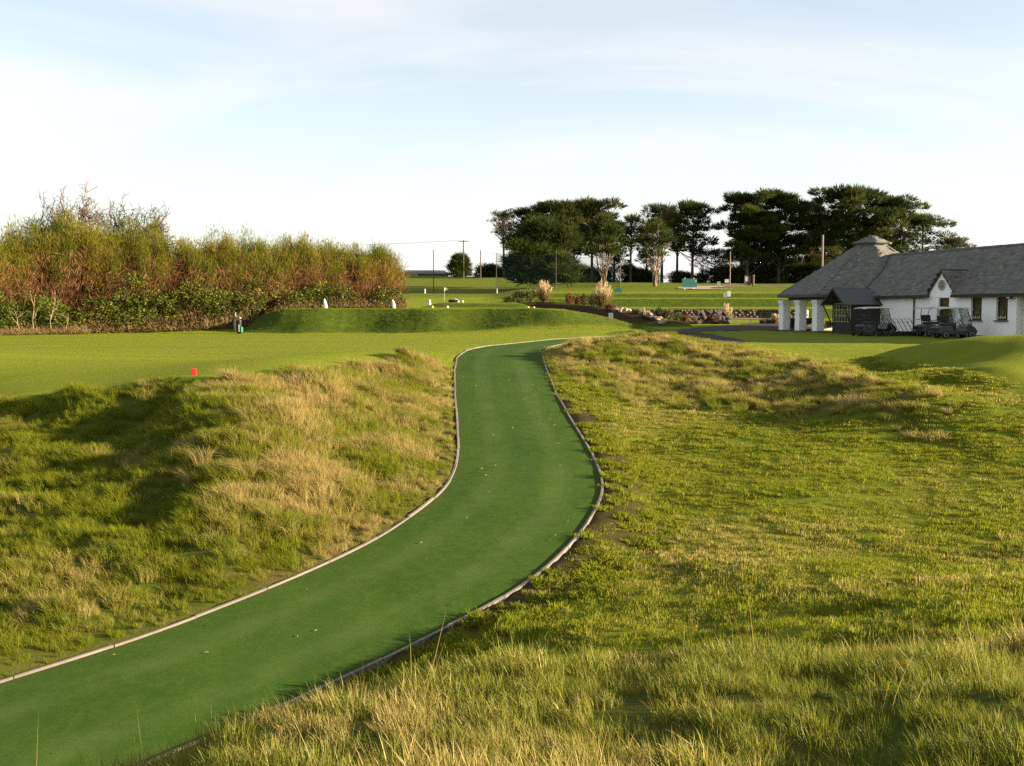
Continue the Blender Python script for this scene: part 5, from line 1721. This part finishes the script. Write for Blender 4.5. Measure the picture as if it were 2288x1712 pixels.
def golf_cart(label, loc, rz, body=None):
    r = empty('golf_cart', loc, rz, label, 'golf cart', 'golf carts parked by the clubhouse')
    hw = .56
    bm_ = body or CART_G
    # side profile (x forward, z up)
    MB().prism([(-1.02, .36), (-1.02, .62), (-.86, .70), (-.50, .74), (-.22, .70), (-.16, .40), (-.10, .26), (-.92, .26)], -hw, hw).build('rear_body', CART_B, r, bevel=.03)
    MB().prism([(-.20, .22), (.62, .22), (.62, .30), (-.20, .30)], -hw + .01, hw - .01).build('floor_pan', BLACKP, r)
    MB().prism([(.52, .28), (.60, .72), (.72, .84), (.92, .78), (1.14, .58), (1.24, .42), (1.22, .28), (1.02, .26), (.70, .26)], -hw, hw).build('front_cowl', bm_, r, bevel=.035)
    for sg in (-1, 1):
        MB().prism([(-.16, .28), (-.16, .52), (.02, .46), (.52, .44), (.60, .62), (.60, .28)], sg * (hw - .03), sg * (hw + .01)).build('side_panel', bm_, r)
        o = MB().tube([(-.20, sg * hw * .9, .72), (-.05, sg * hw * .93, .92), (.18, sg * hw * .93, .86), (.30, sg * hw * .93, .62)], .022, 6).build('grab_rail', STEELD, r)
    MB().prism([(-.52, .74), (-.02, .74), (.02, .80), (-.02, .88), (-.50, .88), (-.56, .82)], -hw + .03, hw - .03).build('seat', SEATM, r, bevel=.03)
    MB().prism([(-.58, .90), (-.50, .90), (-.58, 1.30), (-.68, 1.30)], -hw + .04, hw - .04).build('backrest', SEATM, r, bevel=.03)
    b = MB()
    for sg in (-1, 1): b.tube([(-.62, sg * .42, .72), (-.70, sg * .42, 1.25), (-.62, sg * .5, 1.72)], .02, 6)
    b.build('rear_strut', STEELD, r)
    b = MB()
    for sg in (-1, 1): b.tube([(.92, sg * .50, .76), (.62, sg * .52, 1.74)], .02, 6)
    b.build('front_strut', STEELD, r)
    # canopy: shallow dished tray
    nx_, ny_ = 9, 7
    vs, fs = [], []
    for i in range(nx_):
        for j in range(ny_):
            u, v = i / (nx_ - 1) * 2 - 1, j / (ny_ - 1) * 2 - 1
            vs.append((-.08 + u * .98, v * .62, 1.80 - .06 * u ** 4 - .05 * v ** 4))
    nb = len(vs)
    vs += [(x_, y_, z_ - .05) for x_, y_, z_ in vs]
    for i in range(nx_ - 1):
        for j in range(ny_ - 1):
            a = i * ny_ + j
            fs += [(a, a + ny_, a + ny_ + 1, a + 1), (nb + a, nb + a + 1, nb + a + ny_ + 1, nb + a + ny_)]
    ring = [i * ny_ for i in range(nx_)] + [(nx_ - 1) * ny_ + j for j in range(1, ny_)] + [i * ny_ + ny_ - 1 for i in range(nx_ - 2, -1, -1)] + [j for j in range(ny_ - 2, 0, -1)]
    for q in range(len(ring)):
        a, c_ = ring[q], ring[(q + 1) % len(ring)]
        fs.append((a, c_, nb + c_, nb + a))
    MB().add(vs, fs).build('canopy', CANOPY, r, smooth=False)
    w = MB().add([(.90, -.48, .80), (.90, .48, .80), (.64, .50, 1.70), (.64, -.50, 1.70), (.908, -.48, .80), (.908, .48, .80), (.648, .50, 1.70), (.648, -.50, 1.70)],
                 [(0, 1, 2, 3), (7, 6, 5, 4), (0, 4, 5, 1), (3, 2, 6, 7)]).build('windscreen', SCREEN, r)
    MB().tube([(.775, -.49, 1.25), (.775, .49, 1.25)], .012, 5).build('seam', STEELD, w)
    # steering wheel and column
    st = empty('steering', (0, 0, 0)); st.parent = r
    MB().tube([(.62, -.25, .72), (.34, -.25, 1.04)], .022, 6).build('column', STEELD, st)
    pts = []
    dx = Vector((-.28, 0, .32)).normalized(); a_ = Vector((0, 1, 0)); b_ = dx.cross(a_)
    for q in range(17):
        th = 2 * math.pi * q / 16
        pts.append(Vector((.34, -.25, 1.04)) + (a_ * math.cos(th) + b_ * math.sin(th)) * .17)
    MB().tube(pts, .016, 6, False).build('rim', BLACKP, st)
    MB().tube([(.34, -.42, 1.04), (.34, -.08, 1.04)], .012, 5).build('spoke', BLACKP, st)
    # bag well at the back
    MB().prism([(-1.02, .62), (-1.12, .60), (-1.10, .46), (-1.02, .44)], -hw + .06, hw - .06).build('bag_shelf', BLACKP, r)
    b = MB()
    b.tube([(-.70, -.46, 1.00), (-.98, -.46, 1.02), (-.98, .46, 1.02), (-.70, .46, 1.00)], .016, 6)
    b.build('bag_rack', STEELD, r)
    for x_, sg in ((-.60, -1), (-.60, 1), (.92, -1), (.92, 1)):
        wh = empty('wheel', (x_, sg * .50, .225)); wh.parent = r
        b = MB(); b.lathe([(.12, -.08), (.20, -.09), (.225, -.055), (.225, .055), (.20, .09), (.12, .08)], 'y', 22); b.build('tyre', RUBBER, wh, True)
        b = MB(); b.lathe([(.0, -.062), (.05, -.075), (.07, -.062), (.12, -.085), (.125, -.07), (.125, .07), (.12, .085), (.07, .062), (.05, .075), (0, .062)], 'y', 18); b.build('rim', WHITEM, wh, True)
    return r
def put(px, Y): 
    g = G(px, Y); return g
golf_cart('green golf cart nearest the camera, parked before the middle window', put(2128, 60.3), R(4))
golf_cart('golf cart half hidden behind the nearest green cart', put(2090, 63.6), R(6), surface('cart_blue_paint', (.012, .020, .034), None, rough=.3))
golf_cart('golf cart parked in front of the dark timber shed', put(1954, 65.5), R(10), surface('cart_black_paint', (.010, .011, .012), None, rough=.3))

# ------------------------------------------------------------------ golf trolleys
ALU = surface('trolley_alloy', (.22, .23, .25), None, rough=.4, metal=.6)
def trolley(label, loc, rz, pale):
    r = empty('golf_trolley', loc, rz, label, 'golf trolley', 'golf trolleys in a row')
    m_ = ALU if pale else STEELD
    MB().tube([(.10, 0, .12), (-.42, 0, .92)], .022, 6).build('main_tube', m_, r)
    MB().tube([(-.42, 0, .92), (-.55, 0, 1.06), (-.70, 0, 1.04)], .018, 6).build('handle', BLACKP, r)
    MB().tube([(-.05, -.30, .15), (-.02, 0, .32), (-.05, .30, .15)], .016, 5).build('axle', m_, r)
    MB().tube([(.02, -.13, .22), (.05, 0, .16), (.02, .13, .22)], .014, 5).build('lower_bracket', BLACKP, r)
    MB().tube([(-.36, -.13, .86), (-.31, 0, .77), (-.36, .13, .86)], .014, 5).build('upper_bracket', BLACKP, r)
    for sg in (-1, 1):
        wh = empty('wheel', (-.05, sg * .31, .15)); wh.parent = r
        b = MB(); b.lathe([(.10, -.02), (.145, -.022), (.15, 0), (.145, .022), (.10, .02)], 'y', 16); b.build('tyre', RUBBER, wh, True)
        b = MB(); b.lathe([(0, -.02), (.03, -.024), (.1, -.014), (.1, .014), (.03, .024), (0, .02)], 'y', 12); b.build('hub', STEELD, wh, True)
    return r
tl = [(2000, 64.9, 1, 'first silver trolley of the row, next to the left cart'), (2010, 64.8, 0, 'dark trolley second in the row from the left cart'), (2020, 64.7, 1, 'silver trolley third in the row from the left cart'), (2030, 64.6, 1, 'silver trolley fourth in the row from the left cart'),
      (2040, 64.5, 0, 'dark trolley below the white wall downpipe'), (2050, 64.4, 1, 'silver trolley last in the row, beside the half hidden cart'),
      (1916, 64.4, 0, 'dark trolley before the shed corner, leftmost of the jumble'), (1930, 64.2, 0, 'dark trolley second from the left of the jumble'), (1944, 64.1, 0, 'dark trolley in the middle of the jumble'), (1960, 64.0, 0, 'dark trolley in front of the left cart front wheel'), (1976, 64.0, 0, 'dark trolley at the right end of the jumble')]
for px, Y, pale, lab in tl: trolley(lab, put(px, Y), R(14), pale)

# ------------------------------------------------------------------ things under the porch
OAK = surface('weathered_wood', (.11, .075, .045), (.075, .05, .03), 5, .85, .3, 30, stretch=(1, 1, 4))
def planter(label, px, Y, w):
    r = empty('slatted_planter', put(px, Y), B_ANG, label, 'planter', 'wooden planters beyond the porch')
    s0 = None
    for i in range(7):
        if s0 is None: s0 = MB().box(-.045, .045, -w / 2 - .012, -w / 2 + .012, .02, .72).build('slat', OAK, r); o = s0
        else: o = s0.copy(); C.objects.link(o); o.parent = r
        o.location = (-w / 2 + .05 + i * (w - .1) / 6, 0, 0)
    MB().box(-w / 2, w / 2, -w / 2 - .03, -w / 2 - .013, .60, .68).build('band', OAK, r)
    MB().box(-w / 2, w / 2, -w / 2 - .03, -w / 2 - .013, .10, .18).build('band', OAK, r)
    MB().box(-w / 2, w / 2, -w / 2 + .02, w / 2, .0, .70).build('box', DARK_WOOD, r)
planter('slatted wooden planter seen between the first two pillars', 1771, 83, .8)
planter('slatted wooden planter seen between the second and third pillars', 1808, 83, .9)
WHT = surface('white_paint', (.78, .77, .74), (.68, .67, .63), 4, .6)
wp = empty('white_marker_post', put(1803, 90), 0, 'sunlit white post with a thin cane, seen between the pillars', 'post')
MB().box(-.11, .11, -.11, .11, 0, 1.1).build('post', WHT, wp, bevel=.015)
MB().box(-.05, .05, -.118, -.111, .62, .72).build('mark', surface('dark_mark', (.12, .06, .05), None), wp)
MB().tube([(-.02, 0, 1.1), (-.09, 0, 1.9)], .012, 5).build('cane', SAP, wp)
ab = empty('sandwich_board', put(1851, 78), R(20), 'small cream framed board on the ground right of the third pillar', 'board')
for sg, nm in ((-1, 'panel'), (1, 'panel')):
    MB().add([(-.25, sg * .20, .02), (.25, sg * .20, .02), (.25, sg * .02, .72), (-.25, sg * .02, .72), (-.25, sg * .17, .02), (.25, sg * .17, .02), (.25, sg * -.01, .72), (-.25, sg * -.01, .72)],
             [(0, 1, 2, 3), (7, 6, 5, 4), (0, 4, 5, 1), (1, 5, 6, 2), (2, 6, 7, 3), (3, 7, 4, 0)]).build(nm, surface('cream_board', (.45, .42, .32), None), ab)
MB().box(-.2, .2, -.225, -.205, .12, .55).build('poster', surface('dark_poster', (.06, .07, .05), (.12, .12, .09), 9, .6), ab).rotation_euler = (R(-13), 0, 0)

# ------------------------------------------------------------------ rock beds and stone wall
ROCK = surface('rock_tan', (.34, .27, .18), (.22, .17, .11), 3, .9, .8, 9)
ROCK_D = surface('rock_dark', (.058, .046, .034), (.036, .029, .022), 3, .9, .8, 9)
def rock_mesh(seed, sx, sy, sz):
    import bmesh
    rs = np.random.default_rng(seed)
    bm = bmesh.new()
    bmesh.ops.create_icosphere(bm, subdivisions=2, radius=1)
    pl = [(rs.normal(0, 1, 3), rs.uniform(.55, .85)) for _ in range(9)]
    for v in bm.verts:
        c = np.array(v.co)
        for n_, d_ in pl:
            n_ = n_ / np.linalg.norm(n_)
            e = c.dot(n_) - d_
            if e > 0: c = c - n_ * e
        v.co = (c[0] * sx, c[1] * sy, c[2] * sz)
    me = bpy.data.meshes.new('rock')
    bm.to_mesh(me); bm.free()
    return me
def rockery(label, spots, mat_fn, px0, Y0):
    base = put(px0, Y0)
    r = empty('rock_bed', base, 0, label, 'rock bed')
    for i, (px, Y, w, h) in enumerate(spots):
        g = put(px, Y)
        me = rock_mesh(7000 + int(px) * 3 + i, w * .5, w * .38, h * .5)
        o = link('rock', me, mat_fn(i), r)
        o.location = (g.x - base.x, g.y - base.y, g.z - base.z + h * .22)
        o.rotation_euler = (0, 0, (i * 1.7) % 3)
    return r
sp = []
rr = random.Random(8)
for i in range(26):
    px = 1376 + i * 4.3 + rr.uniform(-4, 4)
    sp.append((px, 90.5 - i * .23 + rr.uniform(-1.2, .8), rr.uniform(.5, 1.25), rr.uniform(.3, .62)))
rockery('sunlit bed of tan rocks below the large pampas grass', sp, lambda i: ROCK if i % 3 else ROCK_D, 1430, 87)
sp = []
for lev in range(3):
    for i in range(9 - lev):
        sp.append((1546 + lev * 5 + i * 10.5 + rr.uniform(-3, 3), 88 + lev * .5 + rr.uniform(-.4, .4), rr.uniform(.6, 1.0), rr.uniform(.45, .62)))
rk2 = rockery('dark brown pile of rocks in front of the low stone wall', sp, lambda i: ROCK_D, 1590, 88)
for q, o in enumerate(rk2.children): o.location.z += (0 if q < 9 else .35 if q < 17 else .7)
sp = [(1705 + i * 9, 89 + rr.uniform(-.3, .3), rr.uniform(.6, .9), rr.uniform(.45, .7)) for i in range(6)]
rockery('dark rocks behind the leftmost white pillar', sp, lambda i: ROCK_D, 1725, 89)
# retaining wall of small stones along the first terrace
xw0, xw1, yw = 8.5, 27.0, 97.7
wallr = empty('stone_wall', (xw0, yw, float(land(np.array([xw0]), np.array([yw - .5]))[0])), 0, 'low dark dry-stone retaining wall below the mown terraces', 'wall')
V, F, S = [], [], []
rs = np.random.default_rng(33)
for row in range(5):
    x = rs.uniform(-.2, 0)
    while x < xw1 - xw0:
        w_, h_ = rs.uniform(.22, .5), .19
        d_ = rs.uniform(-.05, .05)
        z0 = row * .19 - .12
        n0 = len(V)
        j = rs.uniform(-.015, .015, 8)
        V += [(x + .01, d_ + j[0], z0 + .01), (x + w_ - .01, d_ + j[1], z0 + .01), (x + w_ - .01, d_ + j[2], z0 + h_ - .01), (x + .01, d_ + j[3], z0 + h_ - .01),
              (x, .5, z0), (x + w_, .5, z0), (x + w_, .5, z0 + h_), (x, .5, z0 + h_)]
        F += [(n0, n0 + 1, n0 + 2, n0 + 3), (n0, n0 + 4, n0 + 5, n0 + 1), (n0 + 1, n0 + 5, n0 + 6, n0 + 2), (n0 + 2, n0 + 6, n0 + 7, n0 + 3), (n0 + 3, n0 + 7, n0 + 4, n0)]
        x += w_
o = link('wall_stones', mesh_np('wall_stones', np.array(V), [np.array(F)]), surface('wall_stone', (.085, .070, .050), (.045, .038, .029), 1.6, .9, .8, 9), wallr)
tag(o, kind='stuff')
# timber rails on posts
def rail(label, px0, px1, Y, h, dY=0):
    a, c_ = put(px0, Y), put(px1, Y + dY)
    r = empty('timber_rail', a, 0, label, 'rail', 'low timber rails')
    d = c_ - a
    MB().tube([(0, 0, h), (d.x, d.y, d.z + h)], .06, 6).build('rail', SAP, r)
    for f in (.08, .5, .92):
        MB().box(d.x * f - .05, d.x * f + .05, d.y * f - .05, d.y * f + .05, d.z * f - .1, d.z * f + h - .05).build('post', SAP, r)
rail('low timber rail on posts left of the porch pillars', 1640, 1716, 88, .42)
rail('low timber rail beside the far gravel track', 1616, 1652, 146, .55)

# ------------------------------------------------------------------ signs, posts and markers
TEAL = surface('teal_board', (.010, .085, .075), (.014, .11, .095), 2, .6)
GREYM = surface('grey_paint', (.42, .43, .44), (.34, .35, .36), 4, .6)
ts = empty('teal_sign', put(1540, 141), R(3), 'wide blank teal board on posts above the terraces', 'sign')
MB().box(-1.0, 1.0, -.03, .03, .32, 1.46).build('board', TEAL, ts)
for x_ in (-.62, .62): MB().box(x_ - .05, x_ + .05, .031, .12, -.1, 1.56).build('post', WHT, ts)
MB().box(.78, .90, -.042, -.031, 1.0, 1.22).build('notice', GREYM, ts)
def small_sign(label, px, Y, w, h, leg, mat=None, name='small_sign'):
    r = empty(name, put(px, Y), R(-5), label, 'sign')
    MB().box(-w / 2, w / 2, -.02, .02, leg, leg + h).build('board', mat or WHT, r, bevel=.008)
    for x_ in ((0,) if w < .5 else (-w * .35, w * .35)):
        MB().box(x_ - .03, x_ + .03, .021, .07, -.1, leg + h * .8).build('post', OAK, r)
    return r
small_sign('small white board on the grass before the right-hand grove', 1623, 196, .75, .62, .25)
small_sign('small grey notice by the far gravel track', 1605, 150, .45, .6, .35, GREYM)
small_sign('white upright marker at the right corner of the upper terrace', 1628, 117, .36, .62, .18)
small_sign('grey upright marker left of the white one on the upper terrace', 1619, 114, .32, .45, .12, GREYM)
wn_ = small_sign('little white notice at the right shoulder of the raised tee', 1365, 80, .34, .46, .06)
b = MB()
for i in range(4): b.box(-.11, .11 - .03 * (i % 2), -.027, -.0215, .16 + i * .08, .18 + i * .08)
b.build('print', surface('print_grey', (.25, .25, .26), None), wn_)
nb_ = empty('noticeboard', put(1672, 175), R(0), 'brown wooden noticeboard with a pale sheet under the grove', 'noticeboard')
MB().box(-.75, .35, -.05, .05, .1, 1.7).build('board', OAK, nb_)
MB().box(-.62, -.08, -.062, -.051, .75, 1.5).build('sheet', GREYM, nb_)
MB().tube([(.75, 0, -.1), (.75, 0, 1.85)], .2, 8).build('post', OAK, nb_)
bx = empty('green_box', put(1381, 126), 0, 'small dark green box on the terrace beside the large pampas', 'box')
MB().box(-.42, .42, -.3, .3, -.05, .42).build('body', TEAL, bx); MB().box(-.2, .3, -.2, .25, .421, .56).build('lid', TEAL, bx)
# gravel track on the far slope
m, t = new_mat('gravel')
k = NT(t)
c = k.mix(k.mr(k.noise(14, 4, .8, k.pos()), .3, .7), (.24, .17, .11), (.16, .115, .075))
k.out(k.n('ShaderNodeBsdfPrincipled', {'Base Color': c, 'Roughness': .95}).outputs[0])
trk = [(29.5, 138), (27.5, 145), (28.5, 152), (32, 158), (38, 164), (46, 168), (46, 173), (36, 169), (29, 163), (24.5, 155), (23.0, 147), (24.5, 138)]
sheet('gravel_track', trk, m, .08, 1.2)

# red tee block, coloured tee markers
red = empty('tee_block', put(430, 24.6), R(10), 'bright red tee marker block at the edge of the bank', 'marker')
REDP = surface('red_paint', (.36, .012, .006), (.28, .010, .006), 6, .6)
MB().prism([(-.055, 0), (.055, 0), (.062, .15), (.05, .165), (-.05, .165), (-.062, .15)], -.06, .06).build('block', REDP, red, bevel=.008)
MB().tube([(0, 0, -.12), (0, 0, .0)], .012, 6).build('spike', STEELD, red)
def tee_marker(label, px, Y, mat):
    r = empty('tee_marker', put(px, Y), 0, label, 'tee marker', 'round tee markers')
    b = MB(); b.lathe([(.0, -.02), (.05, 0), (.08, .04), (.09, .09), (.08, .14), (.045, .18), (.0, .19)], 'z', 14); b.build('ball', mat, r, True)
    MB().tube([(0, 0, -.15), (0, 0, 0)], .015, 5).build('spike', STEELD, r)
YEL = surface('yellow_paint', (.75, .42, .02), None, rough=.5)
tee_marker('yellow tee marker on the front edge of the raised tee', 966, 77, YEL)
tee_marker('white tee marker right of the yellow one on the front edge', 1000, 77, WHT)
tee_marker('yellow tee marker on the right part of the raised tee', 1180, 82, YEL)
tee_marker('white tee marker on the right part of the raised tee', 1193, 82, WHT)
tee_marker('left white ball marker on the upper tier of the tee', 1024, 90, WHT)
tee_marker('right white ball marker on the upper tier of the tee', 1034, 90, WHT)
gb = empty('ground_bag', put(1016, 92), R(10), 'dark bag lying behind the white markers on the upper tier', 'bag')
b = MB(); b.lathe([(.06, -.55), (.15, -.50), (.16, .30), (.12, .42), (.05, .46)], 'x', 10, (0, 0, .15)); b.build('bag', BLACKP, gb, True)
MB().tube([(-.3, -.12, .28), (0, -.2, .33), (.25, -.12, .28)], .025, 5).build('strap', GREYM, gb)
# white standing stones on the raised tee
def white_stone(label, px, Y, h, lean, seed):
    rs = np.random.default_rng(seed)
    g = put(px, Y)
    prof = [(0, .17), (.25, .16), (.5, .135), (.75, .10), (.92, .06), (1, .02)]
    V, F = [], []
    for t_, r_ in prof:
        for q in range(7):
            a = 2 * math.pi * q / 7 + .3
            jj = 1 + rs.uniform(-.14, .14)
            V.append((r_ * math.cos(a) * jj * h / .75 + lean * t_ * h, r_ * .8 * math.sin(a) * jj * h / .75, t_ * h - .04))
    for i in range(5):
        for q in range(7): F.append((i * 7 + q, i * 7 + (q + 1) % 7, (i + 1) * 7 + (q + 1) % 7, (i + 1) * 7 + q))
    F.append(tuple(range(35, 42)))
    o = MB().add(V, F).build('white_stone', surface('whitewash_%d' % seed, (.80, .78, .74), (.66, .64, .60), 5, .85, .5, 20))
    o.location = g
    tag(o, label, 'stone', 'white stones on the tee')
white_stone('white pointed stone furthest left on the raised tee', 728, 77, .74, -.12, 1)
white_stone('white leaning pointed stone just right of the hedge end', 881, 77, .68, -.16, 2)
white_stone('white pointed stone on the upper tier, right of the hedge', 960, 89, .56, .02, 3)
# golf bag on a trolley and ball washer beside the bracken
bag = empty('golf_bag', put(534, 69.5), R(-20), 'green and black golf bag standing by the left end of the tee', 'golf bag')
BAGG = surface('bag_green', (.008, .105, .045), (.006, .08, .035), 4, .5)
b = MB(); b.lathe([(.13, .0), (.15, .05), (.15, .75), (.165, .82), (.165, .90), (.12, .90)], 'z', 14); o = b.build('bag_body', BLACKP, bag, True)
MB().box(.10, .24, -.12, .12, .06, .46).build('pocket', BAGG, bag, bevel=.04)
MB().box(.04, .09, -.165, -.13, .12, .60).build('side_panel', GREYM, bag, bevel=.01)
for q, (dx, dy, h_) in enumerate(((-.05, .03, 1.12), (.06, -.05, 1.05), (0, .07, 1.18), (.07, .04, 1.0))):
    c_ = empty('club', (0, 0, 0)); c_.parent = bag
    MB().tube([(dx * .6, dy * .6, .7), (dx, dy, h_)], .008, 5).build('shaft', ALU, c_)
    MB().box(dx - .05, dx + .04, dy - .03, dy + .03, h_, h_ + .07).build('head', [BLACKP, ALU, BLACKP, WHT][q], c_, bevel=.015)
bw = empty('ball_washer', put(524, 70.2), R(10), 'dark ball washer on a post with a bin, left of the golf bag', 'ball washer')
MB().tube([(0, 0, -.1), (0, 0, 1.05)], .035, 8).build('post', STEELD, bw)
MB().box(-.11, .05, -.09, .09, 1.05, 1.42).build('washer_body', BLACKP, bw, bevel=.03)
MB().box(.051, .08, -.06, .06, 1.12, 1.38).build('side_plate', GREYM, bw, bevel=.01)
b = MB(); b.lathe([(.13, .25), (.15, .28), (.16, .82), (.13, .86)], 'z', 14, (-.08, .1, 0)); b.build('bin', surface('bin_green', (.008, .020, .015), None, rough=.9, spec=.1), bw, True)
# putting flag
fg = empty('golf_flag', put(993, 118), 0, 'tiny pale golf flag on its stick beyond the raised tee', 'flag')
MB().tube([(0, 0, -.1), (0, 0, 1.5)], .018, 5).build('stick', GREYM, fg)
vs = [(.02, 0, 1.5), (.22, .05, 1.47), (.42, -.03, 1.40), (.02, 0, 1.15), (.22, .05, 1.2), (.40, -.03, 1.26)]
MB().add(vs + [(x_, y_ + .012, z_) for x_, y_, z_ in vs], [(0, 1, 4, 3), (1, 2, 5, 4), (9, 10, 7, 6), (10, 11, 8, 7), (0, 6, 7, 1), (1, 7, 8, 2), (2, 8, 11, 5), (3, 4, 10, 9), (4, 5, 11, 10), (0, 3, 9, 6)]).build('pennant', surface('pennant', (.55, .62, .40), None), fg)
for i, (px, lab) in enumerate(((950, 'short white post left of the tall stone below the dark slope'), (1111, 'short white post at the foot of the left netting pole'))):
    o = empty('marker_post', put(px, 150), 0, lab, 'post', 'short white posts')
    MB().box(-.08, .08, -.08, .08, -.1, .6).build('shaft', WHT, o); MB().prism([(-.08, .601), (.08, .601), (0, .70)], -.08, .08).build('cap', WHT, o)

# ------------------------------------------------------------------ poles, wires, netting, barn
POLE = surface('pole_wood', (.060, .045, .034), (.085, .066, .050), 3, .9, .4, 20, stretch=(2, 2, .3))
POLE_P = surface('pole_pale', (.20, .17, .14), (.15, .125, .10), 3, .9, .4, 20, stretch=(2, 2, .3))
tops = {}
def pole(label, px, Y, ytop, r0, mat, arm=0, name='pole', cat='pole'):
    g = put(px, Y)
    H = at(px, ytop, Y)[2] - g.z
    r = empty(name, g, 0, label, cat)
    MB().tube([(0, 0, -.2), (0, 0, H)], [r0, r0 * .75], 8).build('shaft', mat, r)
    if arm:
        MB().box(-arm / 2, arm / 2, -.06, .06, H - .32, H - .18).build('cross_arm', mat, r)
        for x_ in (-arm * .46, -arm * .25, arm * .25, arm * .46):
            b = MB(); b.lathe([(.04, 0), (.07, .04), (.05, .12), (.07, .16), (.02, .24)], 'z', 8, (x_, 0, H - .18)); b.build('insulator', GREYM, r)
    tops[px] = Vector((g.x, g.y, g.z + H))
    return r
pole('wooden utility pole with cross arm on the skyline', 1036, 226, 537, .16, POLE, 2.3, 'utility_pole', 'utility pole')
pole('plain dark netting pole standing left of the utility pole', 969, 158, 558, .07, POLE)
pole('plain dark pole on the skyline right of the utility pole', 1074, 226, 559, .13, POLE)
pole('thin dark netting pole at the left edge of the dark conifer', 1109, 148, 566, .06, POLE)
pole('thin dark netting pole in front of the dark conifer', 1242, 144, 569, .06, POLE)
pole('thin dark netting pole between the pale-stemmed trees', 1385, 140, 574, .06, POLE)
pole('pale grey pole at the left edge of the right-hand grove', 1630, 200, 562, .12, POLE_P)
pole('stout pale pole rising behind the octagonal roof', 1835, 97, 525, .13, POLE_P)
# green netting hung between three of the poles
m, t = new_mat('netting')
k = NT(t)
d_ = k.n('ShaderNodeBsdfDiffuse', {'Color': (.012, .030, .030, 1)})
tr = k.n('ShaderNodeBsdfTransparent')
k.out(k.n('ShaderNodeMixShader', {0: .26, 1: tr.outputs[0], 2: d_.outputs[0]}).outputs[0])
nr = empty('range_net', put(1109, 148), 0, 'sheer dark green ball netting hung before the dark conifer', 'netting')
o0 = Vector(nr.location)
pts = [(1109, 148), (1242, 144), (1385, 140)]
for (pa, Ya), (pb, Yb) in zip(pts[:-1], pts[1:]):
    ta, tb = tops[pa] - o0, tops[pb] - o0
    ga, gb_ = put(pa, Ya) - o0, put(pb, Yb) - o0
    vs, fs = [], []
    for i in range(9):
        f = i / 8
        tp = ta.lerp(tb, f); tp.z -= .25 * math.sin(f * math.pi)
        bt = ga.lerp(gb_, f)
        vs += [(tp.x, tp.y, tp.z), (bt.x, bt.y, bt.z + .3)]
    for i in range(8): fs.append((2 * i, 2 * i + 2, 2 * i + 3, 2 * i + 1))
    MB().add(vs, fs).build('net_panel', m, nr)
    MB().tube([vs[2 * i] for i in range(9)], .02, 4).build('head_rope', POLE, nr)
def wire(label, a, b_, sag):
    a, b_ = Vector(a), Vector(b_)
    pts = []
    for i in range(17):
        f = i / 16
        p_ = a.lerp(b_, f); p_.z -= sag * 4 * f * (1 - f)
        pts.append(p_ - a)
    o = MB().tube(pts, .011, 4).build('overhead_wire', STEELD)
    o.location = a
    tag(o, label, 'wire', 'overhead wires')
up = tops[1036]
for i, (dx, w_) in enumerate(((-1.05, 'left end'), (-.55, 'inner left'), (.55, 'inner right'), (1.05, 'right end'))):
    wire('thin wire running left from the %s of the cross arm' % w_, up + Vector((dx, 0, .05)), up + Vector((dx - 70, 14, 1.0)), 1.2)
wire('thin wire slung from the left netting pole to the dark conifer pole', tops[969], tops[1109], .3)
# distant barn
bg = G(948, 262)
barn = empty('barn', bg, R(0), 'long low grey-roofed barn on the skyline right of the hedge', 'barn')
Rb = lambda px: (px - 948) / FPX * 262
x0, x1, xr0, xr1 = Rb(890), Rb(1008), Rb(909), Rb(992)
zt = at(948, 604, 262)[2] - bg.z
BROOF = surface('barn_roof', (.070, .062, .058), (.090, .080, .072), 1.2, .8, .3, 12)
MB().box(x0 + .6, x1 - .6, -4.5, 4.5, -.6, zt * .42).build('wall', surface('barn_wall', (.13, .12, .11), (.10, .09, .085), 1.5, .9), barn)
MB().add([(x0, -5, zt * .40), (x1, -5, zt * .40), (x1, 5, zt * .40), (x0, 5, zt * .40), (xr0, 0, zt), (xr1, 0, zt)],
         [(0, 1, 5, 4), (1, 2, 5), (2, 3, 4, 5), (3, 0, 4), (3, 2, 1, 0)]).build('roof', BROOF, barn)
MB().box(Rb(915), Rb(938), -5.4, -4.9, zt * .08, zt * .62).build('lean_to', surface('barn_brick', (.34, .20, .14), (.26, .15, .11), 3, .9), barn)
